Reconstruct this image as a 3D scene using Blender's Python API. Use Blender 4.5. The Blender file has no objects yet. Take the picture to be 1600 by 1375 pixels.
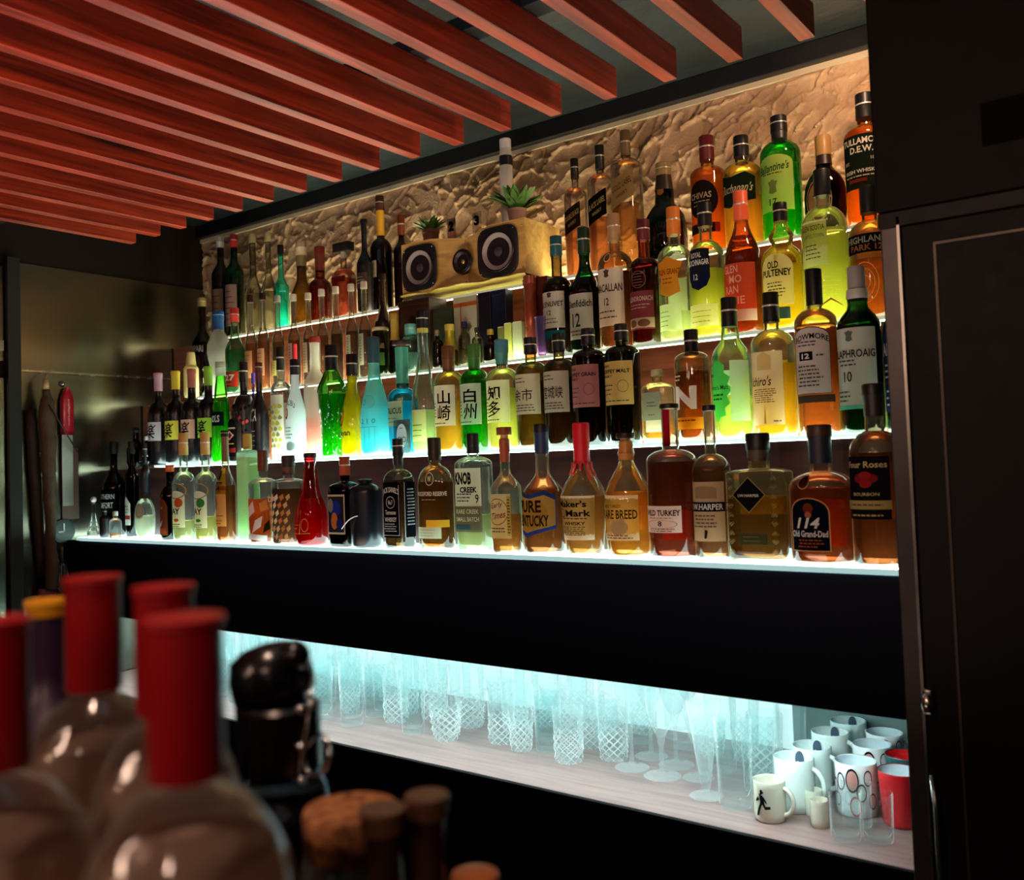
import bpy, bmesh, math, random
from mathutils import Vector, Matrix, noise
random.seed(7)
PI = math.pi
SC = bpy.context.scene
COL = SC.collection

# ------------------------------------------------------------------ camera
FPX, PCX, PCY, CZ = 1452.07, 778.96, 661.91, 1.45
MR = ((0.79669553, 0.60341011, -0.0342413), (-0.05327795, 0.01368363, -0.99848596), (-0.60202798, 0.79731361, 0.04305014))
cd = bpy.data.cameras.new('camera')
cam = bpy.data.objects.new('camera', cd); COL.objects.link(cam)
cd.sensor_width = 36; cd.sensor_fit = 'HORIZONTAL'; cd.lens = 36 * FPX / 1600
cd.shift_x = (800 - PCX) / 1600; cd.shift_y = (PCY - 687.5) / 1600
cd.clip_start = 0.02
rt, dn, fw = [Vector(r) for r in MR]
cam.matrix_world = Matrix(((rt.x, -dn.x, -fw.x, 0), (rt.y, -dn.y, -fw.y, 0), (rt.z, -dn.z, -fw.z, CZ), (0, 0, 0, 1)))
cd.dof.use_dof = True; cd.dof.focus_distance = 2.1; cd.dof.aperture_fstop = 5.1; cd.dof.aperture_blades = 0
SC.camera = cam

def ray(u, v):
    return rt * ((u - PCX) / FPX) + dn * ((v - PCY) / FPX) + fw
def at_y(u, v, D):
    d = ray(u, v); d = d * (D / d.y); return Vector((d.x, d.y, d.z + CZ))
def at_x(u, v, X):
    d = ray(u, v); d = d * (X / d.x); return Vector((d.x, d.y, d.z + CZ))
def at_z(u, v, Z):
    d = ray(u, v); d = d * ((Z - CZ) / d.z); return Vector((d.x, d.y, Z))
def at_c(u, v, c):
    d = ray(u, v) * c; return Vector((d.x, d.y, d.z + CZ))

# ------------------------------------------------------------------ world, light, exposure
w = bpy.data.worlds.new('world'); SC.world = w; w.use_nodes = True
w.node_tree.nodes['Background'].inputs[0].default_value = (0.35, 0.42, 0.5, 1)
w.node_tree.nodes['Background'].inputs[1].default_value = 0.012
SC.view_settings.view_transform = 'Standard'; SC.view_settings.look = 'None'
SC.view_settings.gamma = 1; SC.view_settings.use_curve_mapping = False
SC.view_settings.exposure = 1.1
cy = SC.cycles
cy.max_bounces = 11; cy.transparent_max_bounces = 36; cy.transmission_bounces = 10; cy.glossy_bounces = 5; cy.diffuse_bounces = 3
cy.sample_clamp_indirect = 4.0; cy.sample_clamp_direct = 30; cy.use_denoising = True
cy.caustics_reflective = False; cy.caustics_refractive = True; cy.blur_glossy = 0.5

def lamp(name, kind, loc, power, color, size=0.1, size_y=None, aim=None, spread=None, spot=None):
    l = bpy.data.lights.new(name, kind); l.energy = power; l.color = color
    if kind == 'AREA':
        l.size = size
        if size_y: l.shape = 'RECTANGLE'; l.size_y = size_y
        if spread: l.spread = spread
    else: l.shadow_soft_size = size
    if spot: l.spot_size = spot; l.spot_blend = 0.6
    o = bpy.data.objects.new(name, l); COL.objects.link(o); o.location = loc
    if aim is not None:
        o.rotation_euler = (Vector(aim) - Vector(loc)).to_track_quat('-Z', 'Y').to_euler()
    return o
# warm lamps over the customers' side of the bar (behind the camera)
lamp('pendant_light', 'POINT', (-0.42, 0.22, 1.98), 4.5, (1, 0.66, 0.48), 0.04)
lamp('pendant_light', 'POINT', (-0.05, -0.35, 1.85), 3, (1, 0.66, 0.5), 0.04)
lamp('pendant_light', 'POINT', (-0.75, -0.5, 1.8), 2.6, (1, 0.66, 0.48), 0.06)
lamp('pendant_light', 'POINT', (-1.3, -1.5, 1.95), 4, (1, 0.66, 0.4), 0.06)
lamp('pendant_light', 'POINT', (0.7, -1.3, 1.95), 3, (1, 0.6, 0.4), 0.06)
# warm ceiling spot that grazes the rough wall on the right, and cool cove light on the ceiling above the slats
lamp('spot_lamp', 'SPOT', (-0.40, 1.70, 2.22), 2.6, (1, 0.6, 0.36), 0.03, aim=(-0.95, 2.02, 2.05), spot=2.2)
# added warm uplight below the frame, brightening slat undersides and bottle fronts
lamp('added_uplight', 'AREA', (-1.3, 0.85, 0.84), 4.6, (1, 0.7, 0.6), 1.9, 0.25, aim=(-1.3, 1.1, 2.2), spread=2.0)
lamp('cove_light', 'AREA', (-0.9, 0.6, 2.24), 3.4, (0.62, 0.82, 1), 1.6, 0.1, aim=(-0.9, 0.601, 2.4))

# ------------------------------------------------------------------ materials
def lin(h):
    h = h.lstrip('#'); o = []
    for i in (0, 2, 4):
        c = int(h[i:i+2], 16) / 255
        o.append(c / 12.92 if c < 0.04045 else ((c + 0.055) / 1.055) ** 2.4)
    return (o[0], o[1], o[2], 1)
MATS = {}
def newmat(key):
    m = bpy.data.materials.new(key); m.use_nodes = True
    nt = m.node_tree; nt.nodes.clear()
    return m, nt, nt.nodes.new('ShaderNodeOutputMaterial')
def cached(fn):
    def g(*a, **k):
        key = fn.__name__ + repr(a) + repr(sorted(k.items()))
        if key not in MATS: MATS[key] = fn(*a, **k)
        return MATS[key]
    return g
@cached
def M(hexc, rough=0.5, metal=0.0, coat=0.0, bump=0.0, scale=40, spec=0.5):
    m, nt, out = newmat('paint_' + hexc.strip('#'))
    b = nt.nodes.new('ShaderNodeBsdfPrincipled'); nt.links.new(b.outputs[0], out.inputs[0])
    b.inputs['Base Color'].default_value = lin(hexc); b.inputs['Roughness'].default_value = rough
    b.inputs['Metallic'].default_value = metal; b.inputs['Coat Weight'].default_value = coat
    b.inputs['Specular IOR Level'].default_value = spec
    n = nt.nodes.new('ShaderNodeTexNoise'); n.inputs['Scale'].default_value = scale
    tc = nt.nodes.new('ShaderNodeTexCoord'); nt.links.new(tc.outputs['Object'], n.inputs['Vector'])
    mr = nt.nodes.new('ShaderNodeMapRange'); mr.inputs[3].default_value = max(0, rough - 0.06); mr.inputs[4].default_value = min(1, rough + 0.08)
    nt.links.new(n.outputs[0], mr.inputs[0]); nt.links.new(mr.outputs[0], b.inputs['Roughness'])
    if bump:
        bp = nt.nodes.new('ShaderNodeBump'); bp.inputs[0].default_value = bump; bp.inputs[1].default_value = 0.002
        nt.links.new(n.outputs[0], bp.inputs['Height']); nt.links.new(bp.outputs[0], b.inputs['Normal'])
    return m
@cached
def PAPER(hexc, tr=0.45):
    m, nt, out = newmat('paper_' + hexc.strip('#'))
    d = nt.nodes.new('ShaderNodeBsdfDiffuse'); t = nt.nodes.new('ShaderNodeBsdfTranslucent'); x = nt.nodes.new('ShaderNodeMixShader')
    d.inputs[0].default_value = lin(hexc); t.inputs[0].default_value = lin(hexc); x.inputs[0].default_value = tr
    nt.links.new(d.outputs[0], x.inputs[1]); nt.links.new(t.outputs[0], x.inputs[2]); nt.links.new(x.outputs[0], out.inputs[0])
    return m
@cached
def SHELL(hexc='#ffffff', frost=0.0, ior=1.52, bump=0.12):
    # thin bottle glass: see-through tint that deepens at the rim, with a fresnel sheen
    m, nt, out = newmat('glass_' + hexc.strip('#')); N = nt.nodes; L = nt.links
    c = tuple(x ** .65 for x in lin(hexc)[:3]) + (1,)
    lw = N.new('ShaderNodeLayerWeight'); lw.inputs[0].default_value = 0.35
    mix = N.new('ShaderNodeMix'); mix.data_type = 'RGBA'
    mix.inputs[6].default_value = c; mix.inputs[7].default_value = (c[0] ** 1.7 * .5, c[1] ** 1.7 * .53, c[2] ** 1.7 * .5, 1)
    L.new(lw.outputs['Facing'], mix.inputs[0])
    tr = N.new('ShaderNodeBsdfTransparent'); L.new(mix.outputs[2], tr.inputs[0])
    gl = N.new('ShaderNodeBsdfGlossy'); gl.inputs['Roughness'].default_value = 0.04
    fr = N.new('ShaderNodeFresnel'); fr.inputs[0].default_value = ior
    a = N.new('ShaderNodeMixShader'); L.new(fr.outputs[0], a.inputs[0]); L.new(tr.outputs[0], a.inputs[1]); L.new(gl.outputs[0], a.inputs[2])
    if bump:    # moulded, wavy glass
        tc = N.new('ShaderNodeTexCoord'); vo = N.new('ShaderNodeTexVoronoi'); vo.feature = 'SMOOTH_F1'; vo.inputs['Scale'].default_value = 55 if bump > .5 else 38; L.new(tc.outputs['Object'], vo.inputs['Vector'])
        bp = N.new('ShaderNodeBump'); bp.inputs[0].default_value = bump; bp.inputs[1].default_value = .004; L.new(vo.outputs['Distance'], bp.inputs['Height'])
        L.new(bp.outputs[0], gl.inputs['Normal']); L.new(bp.outputs[0], fr.inputs['Normal']); gl.inputs['Roughness'].default_value = .12 if bump > .5 else .05
    rim = N.new('ShaderNodeBsdfTranslucent'); rim.inputs[0].default_value = (min(1, c[0] + .1), min(1, c[1] + .1), min(1, c[2] + .1), 1)
    pw = N.new('ShaderNodeMath'); pw.operation = 'POWER'; pw.inputs[1].default_value = 3.0; L.new(lw.outputs['Facing'], pw.inputs[0])
    ml = N.new('ShaderNodeMath'); ml.operation = 'MULTIPLY_ADD'; ml.inputs[1].default_value = .55; ml.inputs[2].default_value = .03; L.new(pw.outputs[0], ml.inputs[0])
    e = N.new('ShaderNodeMixShader'); L.new(ml.outputs[0], e.inputs[0]); L.new(a.outputs[0], e.inputs[1]); L.new(rim.outputs[0], e.inputs[2]); a = e
    if frost:
        tl = N.new('ShaderNodeBsdfTranslucent'); tl.inputs[0].default_value = c
        df = N.new('ShaderNodeBsdfDiffuse'); df.inputs[0].default_value = c
        f1 = N.new('ShaderNodeMixShader'); f1.inputs[0].default_value = 0.45; L.new(tl.outputs[0], f1.inputs[1]); L.new(df.outputs[0], f1.inputs[2])
        b = N.new('ShaderNodeMixShader'); b.inputs[0].default_value = frost; L.new(a.outputs[0], b.inputs[1]); L.new(f1.outputs[0], b.inputs[2]); a = b
    L.new(a.outputs[0], out.inputs[0])
    return m
@cached
def LIQ(hexc, milk=0.3):
    # drink: tinted, partly refracting, with some scattering so that it glows on the lit shelf
    m, nt, out = newmat('drink_' + hexc.strip('#')); N = nt.nodes; L = nt.links
    c = tuple(x ** .58 for x in lin(hexc)[:3]) + (1,); s = tuple(math.sqrt(x) for x in c[:3]) + (1,)
    tr = N.new('ShaderNodeBsdfTransparent'); tr.inputs[0].default_value = s
    rf = N.new('ShaderNodeBsdfRefraction'); rf.inputs['Color'].default_value = s; rf.inputs['IOR'].default_value = 1.33; rf.inputs['Roughness'].default_value = 0.05
    a = N.new('ShaderNodeMixShader'); a.inputs[0].default_value = 0.22; L.new(tr.outputs[0], a.inputs[1]); L.new(rf.outputs[0], a.inputs[2])
    tl = N.new('ShaderNodeBsdfTranslucent'); tl.inputs[0].default_value = c
    df = N.new('ShaderNodeBsdfDiffuse'); df.inputs[0].default_value = c
    f1 = N.new('ShaderNodeMixShader'); f1.inputs[0].default_value = 0.3; L.new(tl.outputs[0], f1.inputs[1]); L.new(df.outputs[0], f1.inputs[2])
    b = N.new('ShaderNodeMixShader'); b.inputs[0].default_value = milk; L.new(a.outputs[0], b.inputs[1]); L.new(f1.outputs[0], b.inputs[2])
    L.new(b.outputs[0], out.inputs[0])
    return m
@cached
def CRYSTAL(hexc='#fbffff', rough=0.0, c0=.05, cut=0):
    # clear glassware: see-through walls, some true refraction, edge brightness mixed in as white at grazing angles
    m, nt, out = newmat('clear_glassware'); N = nt.nodes; L = nt.links
    g = N.new('ShaderNodeBsdfGlass'); g.inputs[0].default_value = lin(hexc); g.inputs['Roughness'].default_value = rough; g.inputs['IOR'].default_value = 1.47
    t = N.new('ShaderNodeBsdfTransparent'); t.inputs[0].default_value = lin(hexc)
    x = N.new('ShaderNodeMixShader'); x.inputs[0].default_value = .05; L.new(t.outputs[0], x.inputs[1]); L.new(g.outputs[0], x.inputs[2])
    lw = N.new('ShaderNodeLayerWeight'); lw.inputs[0].default_value = .3
    pw = N.new('ShaderNodeMath'); pw.operation = 'POWER'; pw.inputs[1].default_value = 3.6; L.new(lw.outputs['Facing'], pw.inputs[0])
    ml = N.new('ShaderNodeMath'); ml.operation = 'MULTIPLY_ADD'; ml.inputs[1].default_value = .9; ml.inputs[2].default_value = c0; L.new(pw.outputs[0], ml.inputs[0])
    if cut:     # sparkle of the cut facets, painted in as whiter diamond lines
        tc = N.new('ShaderNodeTexCoord'); sp_ = N.new('ShaderNodeSeparateXYZ'); L.new(tc.outputs['Object'], sp_.inputs[0])
        at_ = N.new('ShaderNodeMath'); at_.operation = 'ARCTAN2'; L.new(sp_.outputs[1], at_.inputs[0]); L.new(sp_.outputs[0], at_.inputs[1])
        acc = None
        for sg in (1, -1):
            k1 = N.new('ShaderNodeMath'); k1.operation = 'MULTIPLY'; k1.inputs[1].default_value = 10 * sg; L.new(at_.outputs[0], k1.inputs[0])
            k2 = N.new('ShaderNodeMath'); k2.operation = 'MULTIPLY_ADD'; k2.inputs[1].default_value = 380; L.new(sp_.outputs[2], k2.inputs[0]); L.new(k1.outputs[0], k2.inputs[2])
            k3 = N.new('ShaderNodeMath'); k3.operation = 'SINE'; L.new(k2.outputs[0], k3.inputs[0])
            k4 = N.new('ShaderNodeMapRange'); k4.inputs[1].default_value = .72; k4.inputs[2].default_value = .97; L.new(k3.outputs[0], k4.inputs[0])
            if acc is None: acc = k4
            else:
                mx_ = N.new('ShaderNodeMath'); mx_.operation = 'MAXIMUM'; L.new(acc.outputs[0], mx_.inputs[0]); L.new(k4.outputs[0], mx_.inputs[1]); acc = mx_
        zr = N.new('ShaderNodeMapRange'); zr.inputs[1].default_value = .055; zr.inputs[2].default_value = .075; zr.inputs[3].default_value = .36; zr.inputs[4].default_value = .04; L.new(sp_.outputs[2], zr.inputs[0])
        m5 = N.new('ShaderNodeMath'); m5.operation = 'MULTIPLY_ADD'; L.new(acc.outputs[0], m5.inputs[0]); L.new(zr.outputs[0], m5.inputs[1]); L.new(ml.outputs[0], m5.inputs[2]); m5.use_clamp = True; ml = m5
    rim = N.new('ShaderNodeBsdfTranslucent'); rim.inputs[0].default_value = lin(hexc)
    df = N.new('ShaderNodeBsdfDiffuse'); df.inputs[0].default_value = lin(hexc)
    rd = N.new('ShaderNodeMixShader'); rd.inputs[0].default_value = .5; L.new(rim.outputs[0], rd.inputs[1]); L.new(df.outputs[0], rd.inputs[2])
    e = N.new('ShaderNodeMixShader'); L.new(ml.outputs[0], e.inputs[0]); L.new(x.outputs[0], e.inputs[1]); L.new(rd.outputs[0], e.inputs[2]); L.new(e.outputs[0], out.inputs[0])
    return m
@cached
def GLOW(hexc, s, dark=0.0):
    # light panel: LED-lit acrylic, a little uneven along its length
    m, nt, out = newmat('lit_acrylic'); N = nt.nodes; L = nt.links
    e = N.new('ShaderNodeEmission'); e.inputs[0].default_value = lin(hexc); e.inputs[1].default_value = s
    L.new(e.outputs[0], out.inputs[0]); return m

# ------------------------------------------------------------------ mesh helpers
def obj(name, bm, mats, parent=None, smooth=False, loc=None):
    me = bpy.data.meshes.new(name)
    if smooth:
        for f in bm.faces: f.smooth = True
    bm.to_mesh(me); bm.free()
    if not isinstance(mats, (list, tuple)): mats = [mats]
    for m in mats: me.materials.append(m)
    o = bpy.data.objects.new(name, me); COL.objects.link(o)
    if parent: o.parent = parent
    if loc is not None: o.location = loc
    return o
def sharp(o, ang=0.6):
    me = o.data
    bm = bmesh.new(); bm.from_mesh(me)
    for e in bm.edges:
        if len(e.link_faces) == 2 and e.calc_face_angle(0) > ang: e.smooth = False
    bm.to_mesh(me); bm.free(); return o
def tag(o, label=None, cat=None, group=None, kind=None):
    if label: o['label'] = label
    if cat: o['category'] = cat
    if group: o['group'] = group
    if kind: o['kind'] = kind
    return o
def empty(name, loc=(0, 0, 0), rz=0, label=None, cat=None, group=None):
    o = bpy.data.objects.new(name, None); COL.objects.link(o); o.location = loc; o.rotation_euler = (0, 0, rz)
    o.empty_display_size = 0.02
    return tag(o, label, cat, group)
def BM(): return bmesh.new()
def box(bm, x0, x1, y0, y1, z0, z1, bev=0.0, mi=0):
    vs = [bm.verts.new(p) for p in ((x0,y0,z0),(x1,y0,z0),(x1,y1,z0),(x0,y1,z0),(x0,y0,z1),(x1,y0,z1),(x1,y1,z1),(x0,y1,z1))]
    fs = [bm.faces.new([vs[i] for i in q]) for q in ((0,3,2,1),(4,5,6,7),(0,1,5,4),(1,2,6,5),(2,3,7,6),(3,0,4,7))]
    for f in fs: f.material_index = mi
    if bev:
        es = list({e for f in fs for e in f.edges})
        r = bmesh.ops.bevel(bm, geom=es, offset=bev, segments=2, affect='EDGES', profile=0.5)
        for f in r['faces']: f.material_index = mi
    return bm
def boxo(name, dims, mat, parent=None, bev=0.0, **t):
    o = obj(name, box(BM(), *dims, bev=bev), mat, parent); tag(o, **t); return o
def lathe(bm, prof, n=28, cx=0, cy=0, sec=None, mi=0, cap0=True, cap1=True):
    # prof: list of (r, z, power, depth factor) or (r, z)
    rings = []
    for p in prof:
        r, z = p[0], p[1]; pw = p[2] if len(p) > 2 else 2; df = p[3] if len(p) > 3 else 1
        ring = []
        for i in range(n):
            x, y = secpt(2 * PI * i / n, pw, df)
            ring.append(bm.verts.new((cx + r * x, cy + r * y, z)))
        rings.append(ring)
    for a, b in zip(rings, rings[1:]):
        for i in range(n):
            f = bm.faces.new((a[i], a[(i+1) % n], b[(i+1) % n], b[i])); f.material_index = mi
    if cap0: f = bm.faces.new(list(reversed(rings[0]))); f.material_index = mi
    if cap1: f = bm.faces.new(rings[-1]); f.material_index = mi
    return bm
def secpt(t, pw, df):
    c, s = math.cos(t), math.sin(t)
    if pw == 2: return c, s * df
    k = (abs(c) ** pw + abs(s) ** pw) ** (-1 / pw)
    return c * k, s * k * df
def tube(bm, pts, r, n=8, mi=0, closed=False):
    pts = [Vector(p) for p in pts]; rings = []; N = len(pts)
    rr = r if isinstance(r, (list, tuple)) else [r] * N
    up = Vector((0, 0, 1))
    for i, p in enumerate(pts):
        if closed: t = pts[(i+1) % N] - pts[i-1]
        else: t = pts[min(i+1, N-1)] - pts[max(i-1, 0)]
        t.normalize()
        if i == 0:
            a = t.cross(up)
            if a.length < 0.1: a = t.cross(Vector((1, 0, 0)))
        else: a = pa - t * pa.dot(t)
        a.normalize(); pa = a.copy(); b = t.cross(a)
        rings.append([bm.verts.new(p + (a * math.cos(2*PI*k/n) + b * math.sin(2*PI*k/n)) * rr[i]) for k in range(n)])
    rng = range(N) if closed else range(N - 1)
    for i in rng:
        a, b = rings[i], rings[(i+1) % N]
        for k in range(n): bm.faces.new((a[k], b[k], b[(k+1) % n], a[(k+1) % n])).material_index = mi
    if not closed:
        bm.faces.new(rings[0]).material_index = mi; bm.faces.new(list(reversed(rings[-1]))).material_index = mi
    return bm

# ------------------------------------------------------------------ writing and printed marks, wrapped onto surfaces
_T = {}
def text2d(s, bold=0.0):
    if (s, bold) in _T: return _T[(s, bold)]
    cu = bpy.data.curves.new('t', 'FONT'); cu.body = s; cu.size = 1; cu.offset = bold; cu.resolution_u = 2; cu.dimensions = '2D'; cu.fill_mode = 'FRONT'
    o = bpy.data.objects.new('t', cu); me = o.to_mesh()
    vs = [(v.co.x, v.co.y) for v in me.vertices]; fs = [tuple(p.vertices) for p in me.polygons]
    o.to_mesh_clear(); bpy.data.objects.remove(o); bpy.data.curves.remove(cu)
    if vs:
        x0 = min(v[0] for v in vs); x1 = max(v[0] for v in vs); y0 = min(v[1] for v in vs); y1 = max(v[1] for v in vs)
        vs = [((x - x0) / max(x1 - x0, 1e-6) - .5, (y - y0) / max(y1 - y0, 1e-6) - .5) for x, y in vs]
    _T[(s, bold)] = (vs, fs); return vs, fs
SHAPES = {
 'rect': [(0,0),(1,0),(1,1),(0,1)],
 'diamond': [(.5,0),(1,.5),(.5,1),(0,.5)],
 'shield': [(.5,0),(.85,.1),(1,.3),(1,1),(.5,1.03),(0,1),(0,.3),(.15,.1)],
 'crest': [(.5,0),(.9,.12),(.82,.5),(1,.86),(.72,.9),(.5,1),(.28,.9),(0,.86),(.18,.5),(.1,.12)],
 'arch': [(0,0),(1,0)] + [(.5 + .5*math.cos(a*PI/12), .72 + .28*math.sin(a*PI/12)) for a in range(13)],
 'arch2': [(0,0),(1,0)] + [(.5 + .5*math.cos(a*PI/12), .85 + .15*math.sin(a*PI/12)) for a in range(13)],
 'gable': [(0,0),(1,0),(1,.75),(.5,1),(0,.75)],
 'ell': [(.5 + .5*math.cos(a*PI/12), .5 + .5*math.sin(a*PI/12)) for a in range(24)],
 'slant': [(0,0),(1,.28),(1,1),(0,.72)],
 'leaf': [(.42,0),(.55,.08),(.75,.1),(.7,.2),(.9,.26),(.8,.36),(1,.46),(.84,.52),(.92,.62),(.72,.68),(.74,.78),(.56,.84),(.4,1),(.28,.82),(.12,.7),(.16,.58),(0,.46),(.12,.34),(.04,.22),(.22,.12)],
 'wave': [(0,.12),(.3,0),(.6,.1),(1,.2),(1,.86),(.75,1),(.4,.9),(0,1)],
}
def graphic(parent, name, items, surf, w, h, lift0=0.0006, step=0.05, label=None, shape='rect', tr=.45):
    """items in label space 0..1; surf(s, z, lift) -> point; w, h the label's size in metres"""
    bm = BM(); mats = []; layer = 0
    for it in items:
        k = it[0]; ci = -1; mat = PAPER(it[-1], tr) if isinstance(it[-1], str) else it[-1]
        if mat not in mats: mats.append(mat)
        mi = mats.index(mat); polys = []
        if k == 's': polys = [[(it[2] + (it[3]-it[2])*x, it[4] + (it[5]-it[4])*y) for x, y in SHAPES[it[1]]]]
        elif k == 'r': polys = [[(it[1],it[3]),(it[2],it[3]),(it[2],it[4]),(it[1],it[4])]]
        elif k == 'p': polys = [it[1]]
        elif k == 'l':
            x0, x1, z0, z1, n = it[1:6]
            rr = random.Random(int(x0*997+z0*331+n))
            for i in range(n):
                zc = z1 - (i + .5) * (z1 - z0) / n; th = min((z1 - z0) / n * .2, .012); x = x0 + rr.random()*.1*(x1-x0); xe = x1 - rr.random()*.25*(x1-x0)
                while x < xe:
                    l = (0.04 + rr.random() * .1) * 1.0
                    polys.append([(x, zc-th), (min(x+l, xe), zc-th), (min(x+l, xe), zc+th), (x, zc+th)]); x += l + .022
        elif k == 'o':   # ring
            cx, cz, rx, rz, th = it[1:6]
            for a in range(20):
                a0, a1 = a*PI/10, (a+1)*PI/10
                polys.append([(cx+rx*math.cos(a0), cz+rz*math.sin(a0)), (cx+rx*math.cos(a1), cz+rz*math.sin(a1)), (cx+rx*(1-th)*math.cos(a1), cz+rz*(1-th)*math.sin(a1)), (cx+rx*(1-th)*math.cos(a0), cz+rz*(1-th)*math.sin(a0))])
        sub = BM()
        if k == 't':
            s, cx, cz, tw, th = it[1:6]; opt = it[6] if len(it) > 7 else {}
            vs, fs = text2d(s, opt.get('b', 0.012))
            sh = opt.get('sh', 0); arc = opt.get('arc', 0); sl = opt.get('sl', 0); 
            V = []
            for x, y in vs:
                X = cx + x*tw + sh*y*th; Z = cz + y*th + sl*x*tw - arc*(x*2)**2
                V.append(sub.verts.new((X*w, Z*h, 0)))
            for f in fs:
                try: sub.faces.new([V[i] for i in f])
                except ValueError: pass
        else:
            for p in polys:
                V = [sub.verts.new((x*w, z*h, 0)) for x, z in p]
                try: sub.faces.new(V)
                except ValueError: pass
            bmesh.ops.triangulate(sub, faces=[f for f in sub.faces if len(f.verts) > 4])
        if sub.verts and w > step:
            xs = [v.co.x for v in sub.verts]; a = math.ceil((min(xs) + 1e-5) / step)
            while a * step < max(xs) - 1e-5:
                bmesh.ops.bisect_plane(sub, geom=sub.verts[:] + sub.edges[:] + sub.faces[:], plane_co=(a*step, 0, 0), plane_no=(1, 0, 0), dist=1e-6); a += 1
        lift = lift0 + layer * 0.00022
        vm = {}
        for v in sub.verts: vm[v] = bm.verts.new(surf(v.co.x, v.co.y, lift))
        for f in sub.faces:
            try: bm.faces.new([vm[v] for v in f.verts]).material_index = mi
            except ValueError: pass
        sub.free(); layer += 1
    o = obj(name, bm, mats, parent, smooth=True)
    if label: o['label'] = label
    return o
# ------------------------------------------------------------------ the room
XR = -0.365                     # right end of the shelves (left face of the cabinet)
XL = -2.8
def struct(name, dims, mat, bev=0):
    o = boxo(name, dims, mat, bev=bev); o['kind'] = 'structure'; return o
Z = lambda h: CZ + h
dark = M('#141012', 0.5); blackp = M('#0b0d12', 0.42)
struct('floor', (-3.6, 2.2, -3.2, 2.2, -0.05, 0.0), M('#080606', 0.6))
@cached
def CEIL():
    m, nt, out = newmat('teal_grey_ceiling'); N = nt.nodes; L = nt.links
    b = N.new('ShaderNodeBsdfPrincipled'); L.new(b.outputs[0], out.inputs[0]); b.inputs['Roughness'].default_value = 0.38
    tc = N.new('ShaderNodeTexCoord'); n = N.new('ShaderNodeTexNoise'); n.inputs['Scale'].default_value = 9; n.inputs['Detail'].default_value = 5
    mp = N.new('ShaderNodeMapping'); mp.inputs['Scale'].default_value = (1, 3, 1); L.new(tc.outputs['Object'], mp.inputs[0]); L.new(mp.outputs[0], n.inputs[0])
    cr = N.new('ShaderNodeValToRGB'); cr.color_ramp.elements[0].color = lin('#1a2224'); cr.color_ramp.elements[1].color = lin('#303c3e')
    L.new(n.outputs[0], cr.inputs[0]); L.new(cr.outputs[0], b.inputs['Base Color'])
    bp = N.new('ShaderNodeBump'); bp.inputs[0].default_value = .25; bp.inputs[1].default_value = .01; L.new(n.outputs[0], bp.inputs['Height']); L.new(bp.outputs[0], b.inputs['Normal'])
    return m
struct('ceiling', (-3.6, 2.2, -3.2, 2.2, Z(.876), Z(.96)), CEIL())
struct('wall_left', (XL - .12, XL, -3.2, 2.2, 0, Z(.876)), M('#1c100b', 0.65, spec=.2))
struct('wall_right', (2.1, 2.2, -3.2, 2.2, 0, Z(.876)), M('#211613', 0.7))
struct('wall_front', (XL, 2.1, -3.2, -3.1, 0, Z(.876)), M('#2b1c16', 0.7))
struct('trim_1', (XL, XR, 1.965, 2.05, Z(.83), Z(.876)), M('#0d0f12', 0.45), .003)
struct('trim_2', (XL, XR, 1.985, 2.0, Z(.818), Z(.83)), M('#cfc6a8', 0.6))   # pale bead along the top of the plaster

# rough trowelled plaster wall (real relief)
@cached
def PLASTER():
    m, nt, out = newmat('rough_cream_plaster'); N = nt.nodes; L = nt.links
    b = N.new('ShaderNodeBsdfPrincipled'); L.new(b.outputs[0], out.inputs[0]); b.inputs['Roughness'].default_value = 0.75
    tc = N.new('ShaderNodeTexCoord'); n = N.new('ShaderNodeTexNoise'); n.inputs['Scale'].default_value = 14; n.inputs['Detail'].default_value = 8; n.inputs['Distortion'].default_value = 1.2
    L.new(tc.outputs['Object'], n.inputs[0])
    cr = N.new('ShaderNodeValToRGB'); cr.color_ramp.elements[0].position = .3; cr.color_ramp.elements[1].position = .7
    cr.color_ramp.elements[0].color = lin('#ab8c6e'); cr.color_ramp.elements[1].color = lin('#cdb08c')
    L.new(n.outputs[0], cr.inputs[0]); L.new(cr.outputs[0], b.inputs['Base Color'])
    n2 = N.new('ShaderNodeTexNoise'); n2.inputs['Scale'].default_value = 55; n2.inputs['Detail'].default_value = 6; n2.inputs['Distortion'].default_value = 2
    L.new(tc.outputs['Object'], n2.inputs[0])
    bp = N.new('ShaderNodeBump'); bp.inputs[0].default_value = .5; bp.inputs[1].default_value = .006; L.new(n2.outputs[0], bp.inputs['Height']); L.new(bp.outputs[0], b.inputs['Normal'])
    return m
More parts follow.
